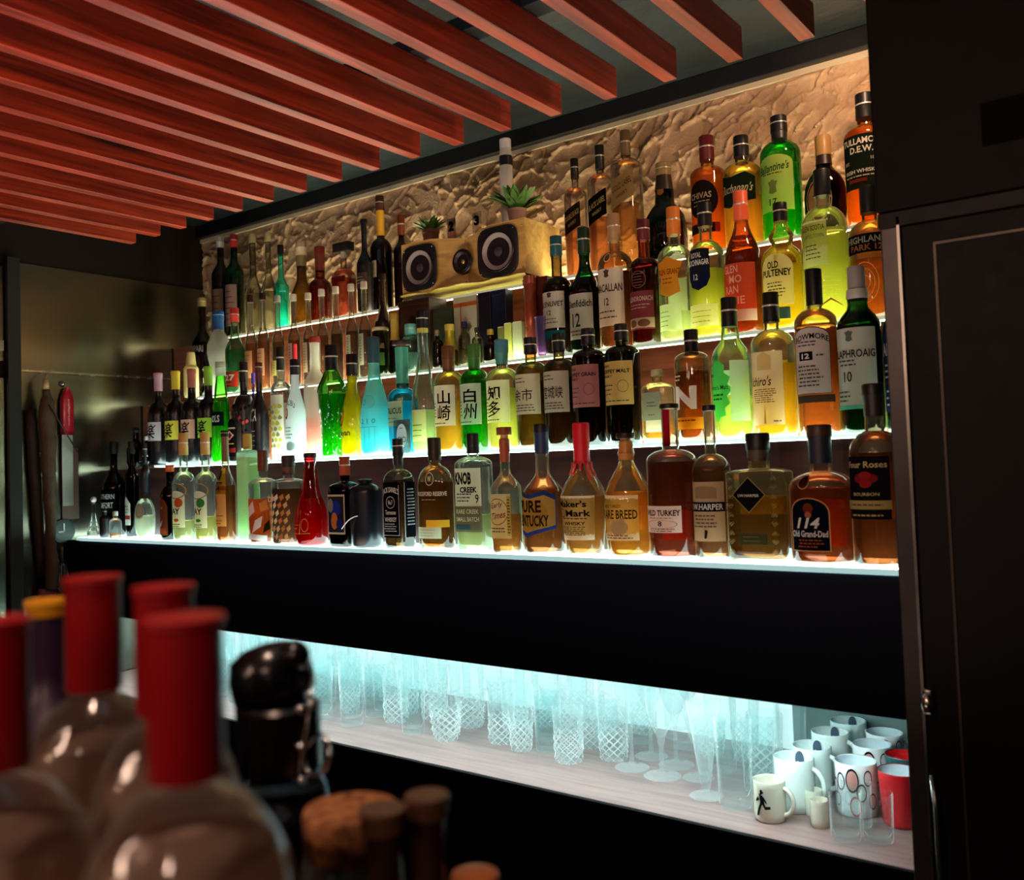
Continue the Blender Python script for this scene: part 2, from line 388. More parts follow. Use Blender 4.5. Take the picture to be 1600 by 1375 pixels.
def plaster():
    import numpy as np
    rg = np.random.default_rng(5); x0, x1, z0, z1 = XL, XR + .02, Z(.40), Z(.822); st = .0029
    nx = int((x1 - x0) / st); nz = int((z1 - z0) / st)
    gx, gz = np.meshgrid(x0 + np.arange(nx + 1) * st, z0 + np.arange(nz + 1) * st); h = np.zeros_like(gx)
    for k in range(1500):       # trowel strokes: each presses a slightly tilted flat patch and pushes up a ridge at its edge
        cx, cz = rg.uniform(x0, x1), rg.uniform(z0, z1); L_ = rg.uniform(.02, .075) * (1.7 if k < 300 else 1); W_ = L_ * rg.uniform(.18, .42)
        an = rg.normal(.55, .5) if rg.random() < .75 else rg.uniform(0, 3.14)
        i0, i1 = max(0, int((cx - L_ * 1.3 - x0) / st)), min(nx + 1, int((cx + L_ * 1.3 - x0) / st) + 1); j0, j1 = max(0, int((cz - L_ * 1.3 - z0) / st)), min(nz + 1, int((cz + L_ * 1.3 - z0) / st) + 1)
        if i1 <= i0 or j1 <= j0: continue
        X = gx[j0:j1, i0:i1] - cx; Y = gz[j0:j1, i0:i1] - cz; c, s_ = math.cos(an), math.sin(an)
        u = (X * c + Y * s_) / L_; v = (-X * s_ + Y * c) / W_ + .35 * np.sin(u * 2.2 + k) + .10 * np.sin(u * 9 + k * 2)
        d = np.sqrt(u ** 2 + v ** 2); loc = h[j0:j1, i0:i1]; base = rg.uniform(.0005, .011) if k % 3 else float(loc.mean())
        plane = base + .0022 * v * rg.uniform(.3, 1)
        ins = np.clip((1 - d) * 7, 0, 1); loc[:] = loc * (1 - ins) + plane * ins
        loc += np.exp(-((d - 1.0) * W_ / .0026) ** 2) * rg.uniform(.0, .0065) * (v > -.2)
    vs = np.stack([gx, 2.0 - h, gz], -1).reshape(-1, 3)
    i, j = np.meshgrid(np.arange(nx), np.arange(nz)); a = (j * (nx + 1) + i).ravel()
    me = bpy.data.meshes.new('wall_back'); me.from_pydata(vs.tolist(), [], np.stack([a, a + 1, a + nx + 2, a + nx + 1], -1).tolist())
    me.polygons.foreach_set('use_smooth', [True] * len(me.polygons)); me.materials.append(PLASTER())
    o = bpy.data.objects.new('wall_back', me); COL.objects.link(o); o['kind'] = 'structure'
plaster()
struct('wall_back', (XL, 2.1, 2.02, 2.1, 0, Z(.876)), M('#241713', 0.8))

# stainless splash panel on the left wall, with its seam, and the frames beside it
@cached
def STEEL(c='#8b8676', r=.22):
    m, nt, out = newmat('brushed_steel'); N = nt.nodes; L = nt.links
    b = N.new('ShaderNodeBsdfPrincipled'); L.new(b.outputs[0], out.inputs[0]); b.inputs['Metallic'].default_value = 1; b.inputs['Base Color'].default_value = lin(c)
    tc = N.new('ShaderNodeTexCoord'); mp = N.new('ShaderNodeMapping'); mp.inputs['Scale'].default_value = (1, 1.2, 30); L.new(tc.outputs['Object'], mp.inputs[0])
    n = N.new('ShaderNodeTexNoise'); n.inputs['Scale'].default_value = 3; n.inputs['Detail'].default_value = 4; L.new(mp.outputs[0], n.inputs[0])
    mr = N.new('ShaderNodeMapRange'); mr.inputs[3].default_value = r - .03; mr.inputs[4].default_value = r + .05; L.new(n.outputs[0], mr.inputs[0]); L.new(mr.outputs[0], b.inputs['Roughness'])
    n2 = N.new('ShaderNodeTexNoise'); n2.inputs['Scale'].default_value = 2.2; L.new(tc.outputs['Object'], n2.inputs[0])
    bp = N.new('ShaderNodeBump'); bp.inputs[0].default_value = .5; bp.inputs[1].default_value = .03; L.new(n2.outputs[0], bp.inputs['Height']); L.new(bp.outputs[0], b.inputs['Normal'])
    return m
sp = empty('splash_panel', (XL, 1.34, Z(.325)), 0, 'upper brushed steel wall panel with a bright lower edge, left of the shelves', 'wall panel', 'steel wall panels')
boxo('sheet', (.001, .006, 0, .66, .004, .325), STEEL(), sp)
boxo('edge_strip', (.001, .0095, 0, .66, -.002, .004), M('#c8bfae', .25, 1), sp)
sp = empty('splash_panel', (XL, 1.34, Z(-.9)), 0, 'lower brushed steel wall panel with kitchen tools hanging on it', 'wall panel', 'steel wall panels')
boxo('sheet', (.001, .005, 0, .66, 0, 1.222), STEEL(), sp)
struct('trim_3', (XL, XL + .03, 1.300, 1.338, 0, Z(.66)), M('#0d0b0b', .5), .002)
fr = empty('steel_door', (XL, .7, Z(-.95)), 0, 'steel cabinet door at the left edge beside a black upright', 'cabinet door')
boxo('upper_sheet', (.002, .012, 0, .595, 1.3, 1.58), STEEL('#7d8078'), fr)
boxo('lower_sheet', (.002, .012, 0, .595, .05, 1.25), STEEL('#a9a58c'), fr)
boxo('hinge', (.012, .02, .58, .592, 1.33, 1.36), M('#999999', .3, 1), fr)

# ------------------------------------------------------------------ tiered bottle display: lit acrylic shelves on dark wood risers
TA, TB, TC, TD = -.179, .031, .241, .4415
YA, YB, YC, YD = 1.515, 1.665, 1.785, 1.905
@cached
def DWOOD(c0='#2b1410', c1='#45241a', rough=.35):
    m, nt, out = newmat('dark_wood'); N = nt.nodes; L = nt.links
    b = N.new('ShaderNodeBsdfPrincipled'); L.new(b.outputs[0], out.inputs[0]); b.inputs['Roughness'].default_value = rough
    tc = N.new('ShaderNodeTexCoord'); mp = N.new('ShaderNodeMapping'); mp.inputs['Scale'].default_value = (1, 14, 14); L.new(tc.outputs['Object'], mp.inputs[0])
    n = N.new('ShaderNodeTexNoise'); n.inputs['Scale'].default_value = 4; n.inputs['Detail'].default_value = 8; n.inputs['Distortion'].default_value = .6; L.new(mp.outputs[0], n.inputs[0])
    cr = N.new('ShaderNodeValToRGB'); cr.color_ramp.elements[0].position = .35; cr.color_ramp.elements[1].position = .65
    cr.color_ramp.elements[0].color = lin(c0); cr.color_ramp.elements[1].color = lin(c1); L.new(n.outputs[0], cr.inputs[0]); L.new(cr.outputs[0], b.inputs['Base Color'])
    return m
xs0 = XL + .012
for (zt, yf, nm, x0, es, ee, c) in ((TA, 1.47, 'lowest', xs0 + .07, 4.6, .3, '#cdf6f2'), (TB, 1.62, 'second', xs0 + .25, 10, .5, '#dcfff0'), (TC, 1.74, 'third', xs0 + .3, 8, .22, '#f0ffd8'), (TD, 1.86, 'top', xs0 + .3, 6, .18, '#fff0c4')):
    o = boxo('display_shelf', (x0, XR, yf + .003, yf + (.15 if yf < 1.5 else .12), Z(zt) - (.008 if yf < 1.5 else .0065), Z(zt)), GLOW(c, es)); tag(o, 'glowing %s acrylic shelf of the stepped bottle display' % nm, 'shelf', 'lit acrylic shelves')
    boxo('front_edge', (x0, XR, yf, yf + .0028, Z(zt) - (.008 if yf < 1.5 else .0065), Z(zt)), GLOW(c, ee), o)
def un(name, label, cat, *d, mat, bev=0):
    return tag(boxo(name, d, mat, None, bev), label, cat)
un('riser_board', 'near-black board behind the bourbon row, between the two lowest lit shelves', 'board', xs0, XR, 1.622, 1.630, Z(TA) + .0005, Z(TB) - .0095, mat=DWOOD('#2a1414', '#42201c'))
un('riser_board', 'brown wood board behind the second row, under the third lit shelf', 'board', xs0, XR, 1.742, 1.750, Z(TB) + .0005, Z(TC) - .0095, mat=DWOOD('#5a2614', '#8a4426'))
un('riser_board', 'brown wood board behind the third row, under the top lit shelf', 'board', xs0, XR, 1.862, 1.870, Z(TC) + .0005, Z(TD) - .0095, mat=DWOOD('#5a2614', '#8a4426'))
un('fascia', 'plain black panel under the lowest lit shelf', 'panel', xs0, XR, 1.475, 1.495, Z(-.402), Z(-.1885), mat=M('#070c18', 0.55, spec=.06), bev=.001)
struct('trim_4', (xs0, XR, 1.496, 1.99, Z(-.402), Z(-.388)), M('#d9e4e4', .5))
un('glass_shelf', 'reddish wood shelf that the glasses and mugs stand on', 'shelf', xs0, XR, 1.478, 1.99, Z(-.640), Z(-.622), mat=DWOOD('#6e5654', '#8c726e', .3), bev=.001)
un('plinth_panel', 'plain black front under the shelf of glasses', 'panel', xs0, XR, 1.468, 1.477, 0.0, Z(-.6225), mat=M('#060608', .55, spec=.06))
struct('trim_5', (xs0, XR, 1.955, 1.97, Z(-.6215), Z(-.4025)), M('#6e8583', .6))
un('backlight', 'glowing cyan-white backlight behind the glasses', 'backlight', xs0 + .02, -.72, 1.940, 1.949, Z(-.6215), Z(-.405), mat=GLOW('#d2f2f2', .55))
un('light_strip', 'bright LED strip under the front of the black panel', 'light strip', xs0 + .02, -.47, 1.498, 1.512, Z(-.4055), Z(-.4025), mat=GLOW('#e4ffff', 46))

# ------------------------------------------------------------------ tall dark cabinet on the right
cab = empty('tall_cabinet', (XR, 1.44, 0), 0, 'tall dark cabinet with thin metal trim filling the right side', 'cabinet')
C = lambda n, d, m, p=None, bev=0: boxo(n, d, m, p or cab, bev)
C('body', (.002, 1.4, .012, .56, 0, Z(.875)), M('#0a0605', .6))
C('side_post', (.002, .026, -.006, .012, 0, Z(.345)), M('#3c3636', .35, .6), None, .002)
C('metal_edge', (.026, .030, -.012, .012, 0, Z(.34)), M('#8a847c', .3, 1))
dr = C('door', (.032, 1.2, -.014, .010, .05, Z(.325)), M('#050303', .55, spec=.14), None, .003)
fr_ = BM()
x0_, z1_ = .075, Z(.29)
box(fr_, x0_, x0_ + .0035, -.0165, -.0142, .1, z1_); box(fr_, x0_, 1.15, -.0165, -.0142, z1_, z1_ + .0035)
obj('inlay_line', fr_, M('#3a2e26', .4, .5), dr)
C('upper_door', (0.0, 1.2, -.016, .012, Z(.35), Z(.874)), M('#090402', .6, spec=.12), None, .003)
C('rail', (0.0, 1.2, -.012, .012, Z(.326), Z(.349)), M('#0f0b08', .55, spec=.2), None, .002)
C('vent', (.145, .5, -.018, -.0155, Z(.415), Z(.475)), M('#030202', .7, spec=.05))
lb = BM(); lathe(lb, [(.008, -.012), (.009, 0), (.006, .012)], 14); box(lb, -.006, .006, 0, .02, -.018, .018, .002)
latch = obj('latch', lb, M('#c9c4bd', .2, 1), cab, True); pl_ = at_y(1449, 1098, 1.415); latch.location = (pl_.x - XR, pl_.y - 1.44, pl_.z)
hk = BM(); tube(hk, [(.036, -.018, Z(-.46)), (.042, -.03, Z(-.5)), (.044, -.03, Z(-.75)), (.036, -.018, Z(-.8))], .004, 8)
obj('handle', hk, M('#8a8f88', .25, 1), cab, True)

# bar counter the foreground bottles stand on
cnt = empty('bar_counter', (-1.1, .2, 0), 0, 'dark wooden bar counter in the foreground', 'counter')
boxo('counter_top', (-1.3, 1.6, -.7, .30, 1.05, 1.09), M('#0c0807', .6, spec=.15), cnt, .004)
boxo('front_panel', (-1.3, 1.6, -.5, .26, 0, 1.049), M('#0d0908', .6), cnt)

# ------------------------------------------------------------------ red-stained ceiling slats
@cached
def RED():
    m, nt, out = newmat('red_stained_pine'); N = nt.nodes; L = nt.links
    b = N.new('ShaderNodeBsdfPrincipled'); L.new(b.outputs[0], out.inputs[0]); b.inputs['Roughness'].default_value = .36
    tc = N.new('ShaderNodeTexCoord'); oi = N.new('ShaderNodeObjectInfo'); ad = N.new('ShaderNodeVectorMath'); ad.operation = 'ADD'
    sc = N.new('ShaderNodeVectorMath'); sc.operation = 'SCALE'; sc.inputs['Scale'].default_value = 7
    cb = N.new('ShaderNodeCombineXYZ'); L.new(oi.outputs['Random'], cb.inputs[1]); L.new(cb.outputs[0], sc.inputs[0]); L.new(tc.outputs['Object'], ad.inputs[0]); L.new(sc.outputs[0], ad.inputs[1])
    mp = N.new('ShaderNodeMapping'); mp.inputs['Scale'].default_value = (30, 1.6, 38); L.new(ad.outputs[0], mp.inputs[0])
    n = N.new('ShaderNodeTexNoise'); n.inputs['Scale'].default_value = 2; n.inputs['Detail'].default_value = 9; n.inputs['Distortion'].default_value = 1.1; L.new(mp.outputs[0], n.inputs[0])
    cr = N.new('ShaderNodeValToRGB'); cr.color_ramp.elements[0].position = .3; cr.color_ramp.elements[1].position = .72
    cr.color_ramp.elements[0].color = lin('#5c1409'); cr.color_ramp.elements[1].color = lin('#b53a1d'); L.new(n.outputs[0], cr.inputs[0])
    # knots
    mp2 = N.new('ShaderNodeMapping'); mp2.inputs['Scale'].default_value = (8, 1.7, 12); L.new(ad.outputs[0], mp2.inputs[0])
    v = N.new('ShaderNodeTexVoronoi'); v.inputs['Scale'].default_value = 1.0; L.new(mp2.outputs[0], v.inputs[0])
    k = N.new('ShaderNodeMapRange'); k.inputs[1].default_value = .06; k.inputs[2].default_value = .2; L.new(v.outputs['Distance'], k.inputs[0])
    mx = N.new('ShaderNodeMix'); mx.data_type = 'RGBA'; L.new(k.outputs[0], mx.inputs[0]); mx.inputs[6].default_value = lin('#3d1008'); L.new(cr.outputs[0], mx.inputs[7])
    L.new(mx.outputs[2], b.inputs['Base Color'])
    bp = N.new('ShaderNodeBump'); bp.inputs[0].default_value = .15; bp.inputs[1].default_value = .001; L.new(n.outputs[0], bp.inputs['Height']); L.new(bp.outputs[0], b.inputs['Normal'])
    return m
proto = None
ORD = ['nearest the left wall', 'second from the left wall', 'third from the left wall', 'fourth from the left wall', 'fifth from the left wall', 'sixth from the left wall', 'seventh from the left wall', 'eighth from the left wall',
 'middle one, ninth from the left wall', 'tenth from the left wall', 'eleventh from the left wall', 'twelfth from the left wall', 'sixth before the dark cabinet', 'fifth before the dark cabinet', 'fourth before the dark cabinet', 'third before the dark cabinet', 'second before the dark cabinet', 'closest to the dark cabinet']
for i in range(18):
    x = -2.432 + i * .1222
    if proto is None:
        proto = o = obj('ceiling_slat', box(BM(), 0, .026, -4.4, 0, 0, .056, bev=.0012), RED())
    else:
        o = proto.copy(); COL.objects.link(o)
    o.location = (x - .013, 1.5, Z(.672)); tag(o, 'red-stained wooden ceiling slat, ' + ORD[i], 'ceiling slat', 'red wooden ceiling slats')
for y0, lb_ in ((1.2, 'black batten above the red slats, nearest the shelves'), (.35, 'black batten above the red slats, further out over the counter'), (-.8, 'black batten above the red slats, behind the viewer')):
    o = boxo('ceiling_batten', (XL + .05, -.2, y0, y0 + .045, Z(.729), Z(.755)), M('#0c0a0a', .6)); tag(o, lb_, 'batten', 'black battens over the slats')
    hg = BM()
    for xx in (-2.5, -1.5, -.6): box(hg, xx, xx + .01, y0 + .02, y0 + .03, Z(.755), Z(.876))
    obj('hanger', hg, M('#0c0a0a', .6), o)
# ------------------------------------------------------------------ bottle builder
def T(s, cx, cz, w, h, col='#111111', **k): return ('t', s, cx, cz, w, h, k, col)
def S(shape, x0, x1, z0, z1, col): return ('s', shape, x0, x1, z0, z1, col)
BG = lambda col, shape='rect': ('s', shape, 0, 1, 0, 1, col)
def bprof(kind, H, R, nr, ss, ns, ch, pw, df, pts, foot):
    out = []; rn = R * nr; top = H * (1 - ch) + .002
    def P(r, z, t):
        p = 2 + (pw - 2) * t; d = df + (1 - df) * (1 - t) if df != 1 else 1
        out.append((r, z, p, d))
    if pts:
        for zf, rf in pts:
            t = max(0, min(1, (rf - nr) / (1 - nr))); P(R * rf, min(zf * H, top), t)
        return out
    P(R * (foot - .05), 0, 1); P(R * foot, .004, 1); P(R, .014 * H + .004, 1)
    for k in range(1, 5): P(R, H * (.03 + (ss - .03) * k / 4), 1)
    n = 9
    for k in range(1, n + 1):
        u = k / n
        if kind == 'slope': t = .5 * (1 + math.cos(PI * u))
        elif kind == 'bell': t = (1 - u) ** 1.7
        elif kind == 'square': t = (1 - u ** 5) ** .9 if u < 1 else 0
        else: t = (1 - u ** 2.4) ** .75
        P(rn + (R - rn) * t, H * (ss + (ns - ss) * u), t ** .6 if t > 0 else 0)
    P(rn * .96, H * (ns + .3 * ((1 - ch) - ns)), 0); P(rn, top - .004, 0); P(rn, top, 0)
    return out
def rad(prof, z):
    for a, b in zip(prof, prof[1:]):
        if a[1] <= z <= b[1] and b[1] > a[1]:
            t = (z - a[1]) / (b[1] - a[1]); return tuple(a[i] + (b[i] - a[i]) * t for i in (0, 2, 3))
    p = prof[-1] if z > prof[-1][1] else prof[0]; return (p[0], p[2], p[3])
def surfer(prof, z0, z1, c):
    zm = (z0 + z1) / 2; r, pw, df = rad(prof, zm)
    N = 240; tab = [0.0]; pv = None; pts = []
    for i in range(N + 1):
        t = -PI/2 + (i - N/2) * 2 * PI / N; pts.append(secpt(t, pw, df))
    acc = [0.0]
    for a, b in zip(pts, pts[1:]): acc.append(acc[-1] + math.hypot(b[0]-a[0], b[1]-a[1]))
    mid = acc[N // 2]
    import bisect
    def f(s, z, lift, w2=0):
        q = (s + c) / r + mid; i = max(1, min(N, bisect.bisect(acc, q))); k = (q - acc[i-1]) / max(1e-9, acc[i] - acc[i-1])
        t = -PI/2 + (i - 1 + k - N/2) * 2 * PI / N
        rz, pz, dz = rad(prof, z + z0); x, y = secpt(t, pz, dz); l = math.hypot(x, y) or 1
        return (x * rz + x / l * lift, y * rz + y / l * lift, z + z0)
    return f
TIER = {'A': (TA, YA), 'B': (TB, YB), 'C': (TC, YC), 'D': (TD, YD)}
GRP = {'A': 'bottles on the lowest lit shelf', 'B': 'bottles on the second lit shelf', 'C': 'bottles on the third lit shelf', 'D': 'bottles on the top lit shelf', None: 'bottles on the bar counter in the foreground'}
PLACED = []
def bottle(name, label, cx, top, w, tier, dy=0, kind='round', glass='#f4faf4', liq=None, fill=.6, cap=('#101010', .1, 'screw'), foil=None,
           ss=.62, ns=.76, nr=.36, pw=2, df=1, pts=None, frost=0, milk=.3, labs=(), back=None, rot=0, foot=.95, opaque=None, zc=None, R=None, H=None, cat='bottle', band='#c9c4b8', n=32, extra=None, cr=None, group=1, shell=None):
    if tier:
        zt, yt = TIER[tier]; D = yt + dy; p = at_y(cx, top, D); zb = Z(zt); X = p.x; H = H or (p.z - zb)
    else:
        p = at_c(cx, top, zc); zb = 1.09; X, D = p.x, p.y; H = p.z - zb
    c = (Vector((X, D, p.z - CZ))).dot(fw)
    al = math.atan(abs(cx - PCX) / FPX)
    if R is None:
        R = w / 2 * c * math.cos(al) / FPX
        if pw > 2.5:
            ph = math.atan2(abs(X), D) ; R /= (math.cos(ph) * .97 + .9 * df * math.sin(ph)) * .98
    root = empty(name, (X, D, zb + .0006), rot, label, cat, GRP.get(tier) if group == 1 else group)
    PLACED.append((label, X, D, zb, R, R * df, H))
    ch = cap[1]
    if tier == 'A' and milk < .3: milk *= .55
    prof = bprof(kind, H, R, nr, ss, ns, ch, pw, df, pts, foot)
    sg = 44 if pw > 2.5 else n
    body = obj('glass_body', lathe(BM(), prof, sg, cap1=opaque is not None), opaque or shell or SHELL(glass, frost), root, True)
    if opaque is None or pw > 2.5: sharp(body, 1.0)
    if liq:
        zf = fill * H; lp = [(rad(prof, .008)[0] * .9, .006) + rad(prof, .008)[1:]]
        k = 14
        for i in range(k + 1):
            z = .009 + (zf - .009) * i / k; r, a, b = rad(prof, z); lp.append((max(.002, r - .0022), z, a, b))
        sharp(obj('drink', lathe(BM(), lp, sg), LIQ(liq, milk), root, True), .9)
    # stopper or screw cap
    rn = prof[-1][0]; zc0 = H * (1 - ch); cc, cs = cap[0], cap[2]; rc = cr or rn + .0016; cmat = M(cc, .42, 0, .05, spec=.3)
    bm = BM()
    if cs == 'screw':
        lathe(bm, [(rc, zc0 - .002), (rc * 1.02, zc0), (rc * 1.0, zc0 + (H - zc0) * .48), (rc * 1.03, zc0 + (H - zc0) * .5), (rc * 1.03, zc0 + (H - zc0) * .56), (rc * .99, zc0 + (H - zc0) * .58), (rc * .99, H - .0015), (rc * .93, H)], 24)
        for i, f in enumerate(bm.faces):
            zz = f.calc_center_median().z
            if abs(zz - (zc0 + (H - zc0) * .53)) < (H - zc0) * .035: f.material_index = 1
    elif cs == 'cork':
        rb = rc * 1.35; hd = (H - zc0) * .62
        lathe(bm, [(rn * .8, zc0 - .006), (rn * .8, H - hd), (rb * .97, H - hd), (rb, H - hd + .002), (rb, H - .002), (rb * .95, H)], 28)
        for f in bm.faces:
            if f.calc_center_median().z < H - hd - .0005: f.material_index = 1
        band = '#b98d5a'
    elif cs == 'block':
        hb = (H - zc0) * .55; box(bm, -rc * 3.0, rc * 3.0, -rc * 1.3, rc * 1.3, H - hb, H, .002); lathe(bm, [(rn * .9, zc0 - .004), (rn * .9, H - hb)], 16, mi=1)
    elif cs == 'ball':
        k = 9; rr = rc * 1.15
        lathe(bm, [(rn * .8, zc0 - .004)] + [(max(.0008, rr * math.sin(.45 + (PI - .45) * i / k)), zc0 + (H - zc0) * (.5 - .5 * math.cos(.45 + (PI - .45) * i / k))) for i in range(k + 1)], 24)
    elif cs == 'cup':
        lathe(bm, [(rc * 1.25, zc0), (rc * .95, H - .002), (rc * .88, H)], 26)
    elif cs == 'plain':
        lathe(bm, [(rc * 1.02, zc0 - .001), (rc * 1.02, H - .003), (rc * .96, H - .0008), (rc * .8, H)], 26)
    elif cs == 'wide':
        lathe(bm, [(rc, zc0), (rc * 1.04, zc0 + .002), (rc * 1.04, H - .004), (rc * 1.12, H - .003), (rc * 1.1, H)], 26)
    sharp(obj('stopper' if cs in ('cork', 'ball', 'block') else 'cap', bm, [cmat, M(band, .3, .4 if cs == 'screw' else 0)], root, True), .6)
    if foil:
        fc, fz = foil[0], foil[1]; z0 = fz * H; lp = [(rad(prof, z0)[0] + .0009, z0)]
        for i in range(1, 7):
            z = z0 + (zc0 - z0) * i / 6; lp.append((rad(prof, z)[0] + .0009, z))
        obj('neck_foil', lathe(BM(), lp, 24, cap0=False, cap1=False), M(fc, .4, foil[2] if len(foil) > 2 else 0), root, True)
    for li, lb in enumerate(labs):
        c_, wd, z0, z1, items = lb[:5]; opt = lb[5] if len(lb) > 5 else {}
        zm = (z0 + z1) / 2 * H; rr = rad(prof, zm)[0]
        W = wd * rr; Hh = (z1 - z0) * H
        f = surfer(prof, z0 * H, z1 * H, c_ * rr - W / 2)
        graphic(root, opt.get('name', 'paper_label' if zm < H * .7 else 'neck_label'), items, f, W, Hh, step=rr * .22, label=opt.get('label'), tr=.03 if opaque else .55)
    if back:
        bc = back if isinstance(back, str) else back[0]; bz = (.1, .5) if isinstance(back, str) else back[1:3]
        bm = BM(); K = 10
        vs = []
        for i in range(K + 1):
            t = PI/2 - .95 + 1.9 * i / K; row = []
            for z in (bz[0] * H, bz[1] * H):
                r, a, b = rad(prof, z); x, y = secpt(t, a, b); row.append(bm.verts.new((x * (r + .0007), y * (r + .0007), z)))
            vs.append(row)
        for a, b in zip(vs, vs[1:]): bm.faces.new((a[0], b[0], b[1], a[1]))
        obj('back_label', bm, PAPER(bc), root, True)
    if extra: extra(root, prof, H, R)
    return root
def check_overlap():
    for i in range(len(PLACED)):
        for j in range(i + 1, len(PLACED)):
            a, b = PLACED[i], PLACED[j]
            if a[3] + a[6] < b[3] or b[3] + b[6] < a[3]: continue
            d = math.hypot(a[1] - b[1], a[2] - b[2])
            if d < (a[4] + b[4]) * .93 and abs(a[3] - b[3]) < .1: print('OVL %.3f %s %s' % (d - a[4] - b[4], a[0][:45], b[0][:45]))
CR = '#efe6cf'; WH = '#f3f1ea'; K = '#15130f'
def lines(n=6, x0=.12, x1=.88, z0=.1, z1=.4, c='#55504a'): return ('l', x0, x1, z0, z1, n, c)
# ---------------- lowest shelf, left to right
bottle('decanter', 'tiny clear decanter with a glass stopper, leftmost on the lowest shelf', 146, 776, 22, 'A', .0, 'bell', '#d8d8cc', ss=.12, ns=.62, nr=.3, cap=('#c9c9c0', .16, 'ball'), foot=.98)
bottle('bitters_bottle', 'slim black bottle beside the tiny clear decanter', 163, 795, 17, 'A', -.02, 'round', '#101012', cap=('#0c0c0c', .2, 'screw'), opaque=M('#0e0d10', .35))
bottle('sample_bottle', 'small clear bottle with a little amber drink left at its bottom', 180, 799, 20, 'A', -.028, 'round', '#e8efe8', liq='#d0662a', fill=.16, ss=.55, ns=.74, nr=.35, cap=('#b9b4a5', .16, 'plain'))
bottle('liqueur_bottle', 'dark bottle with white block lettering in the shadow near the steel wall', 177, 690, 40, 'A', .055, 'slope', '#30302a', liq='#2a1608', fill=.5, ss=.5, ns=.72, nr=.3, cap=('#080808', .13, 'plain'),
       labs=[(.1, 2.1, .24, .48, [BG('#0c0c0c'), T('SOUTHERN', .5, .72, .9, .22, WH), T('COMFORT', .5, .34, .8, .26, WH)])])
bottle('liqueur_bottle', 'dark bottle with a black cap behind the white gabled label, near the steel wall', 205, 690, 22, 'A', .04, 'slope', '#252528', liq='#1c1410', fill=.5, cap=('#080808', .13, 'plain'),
       labs=[(.0, 1.5, .12, .42, [BG('#d9d4c0', 'gable'), ('r', .05, .95, .2, .34, '#9c3326'), lines(3, z0=.4, z1=.7)])])
bottle('liqueur_bottle', 'narrow blue-black bottle left of the round moon-shaped flask', 226, 694, 16, 'A', .06, 'round', '#15161c', cap=('#17171c', .12, 'screw'), opaque=M('#11131c', .3))
bottle('round_flask', 'round flat moon-shaped flask glowing white in its lower half', 226, 770, 46, 'A', -.01, 'round', '#ece8dc', liq='#f5ffe0', fill=.5, milk=.7, pw=2, df=.55, nr=.3, cap=('#241a12', .12, 'plain'),
       pts=[(0, .42), (.02, .5), (.12, .8), (.25, .95), (.42, 1), (.58, .95), (.7, .8), (.8, .55), (.86, .3), (.9, .26), (1, .26)], labs=[(.1, 1.1, .44, .78, [BG('#b89a86', 'ell'), ('o', .5, .5, .4, .4, .1, '#8a6f60')])])
bottle('liqueur_bottle', 'black bottle with an orange cap and a brown smiling-face label', 265, 727, 32, 'A', -.0, 'round', '#1a1714', liq='#120c08', fill=.6, ss=.55, ns=.72, nr=.38, cap=('#d4641e', .08, 'screw'),
       labs=[(-.25, 1.9, .06, .56, [BG('#8a4a2c', 'arch'), ('o', .36, .74, .07, .03, .4, '#f1c9b5'), ('o', .62, .74, .07, .03, .4, '#f1c9b5'), ('p', [(.3,.42),(.5,.32),(.7,.42),(.62,.27),(.5,.22),(.38,.27)], '#f1c9b5'), ('r', .1, .9, .06, .2, '#c4512a')])])
jay = lambda c: [BG(CR, 'arch2'), ('o', .5, 1.0, .6, .22, .12, '#b98a4e'), ('s', 'ell', .45, .9, .55, .8, c), T('JAY', .45, .42, .62, .22, K, b=.03), ('s', 'ell', .4, .7, .16, .25, c), lines(2, z0=.0, z1=.12)]
bottle('whiskey_bottle', 'clear whiskey bottle with gold cap and cream label with an orange motif', 286, 677, 37, 'A', 0, 'round', '#eefaf0', liq='#e0d27a', fill=.18, ss=.5, ns=.64, nr=.36, cap=('#b58a4c', .2, 'screw'), labs=[(.1, 1.8, .12, .46, jay('#c8572c'))])
bottle('whiskey_bottle', 'clear whiskey bottle with gold cap and cream label with a green motif', 320, 676, 37, 'A', .002, 'round', '#eefaf0', liq='#e0c85a', fill=.22, ss=.5, ns=.64, nr=.36, cap=('#b58a4c', .2, 'screw'), labs=[(.1, 1.8, .12, .46, jay('#3f8a44'))])
bottle('liqueur_bottle', 'amber bottle with black cap and yellow brush-lettered label beside the green frosted bottle', 351, 673, 32, 'A', .0, 'slope', '#f6e7c8', liq='#a8501c', fill=.5, ss=.48, ns=.68, nr=.34, cap=('#15110d', .05, 'screw'), foil=('#6b4a34', .72),
       labs=[(-.05, 1.9, .42, .76 - .1, [BG('#f2c53c'), T('梅', .4, .75, .5, .4, K, b=.04), T('酒', .55, .3, .5, .4, K, b=.04)]), (-.05, 1.9, .14, .42, [BG('#e7a75c'), ('s', 'ell', .1, .45, .5, 1, '#8c2f1c'), lines(1, .35, .95, .25, .42, K), lines(2, z0=.05, z1=.22)])])
bottle('liqueur_bottle', 'tall frosted pale green square bottle with embossed blossoms', 386, 678, 37, 'A', .006, 'square', '#d0ffe4', liq='#dcf07a', fill=.78, ss=.80, ns=.85, nr=.42, pw=5, frost=.5, milk=.8, cap=('#a98b3e', .14, 'plain'), back='#d9f7b0')
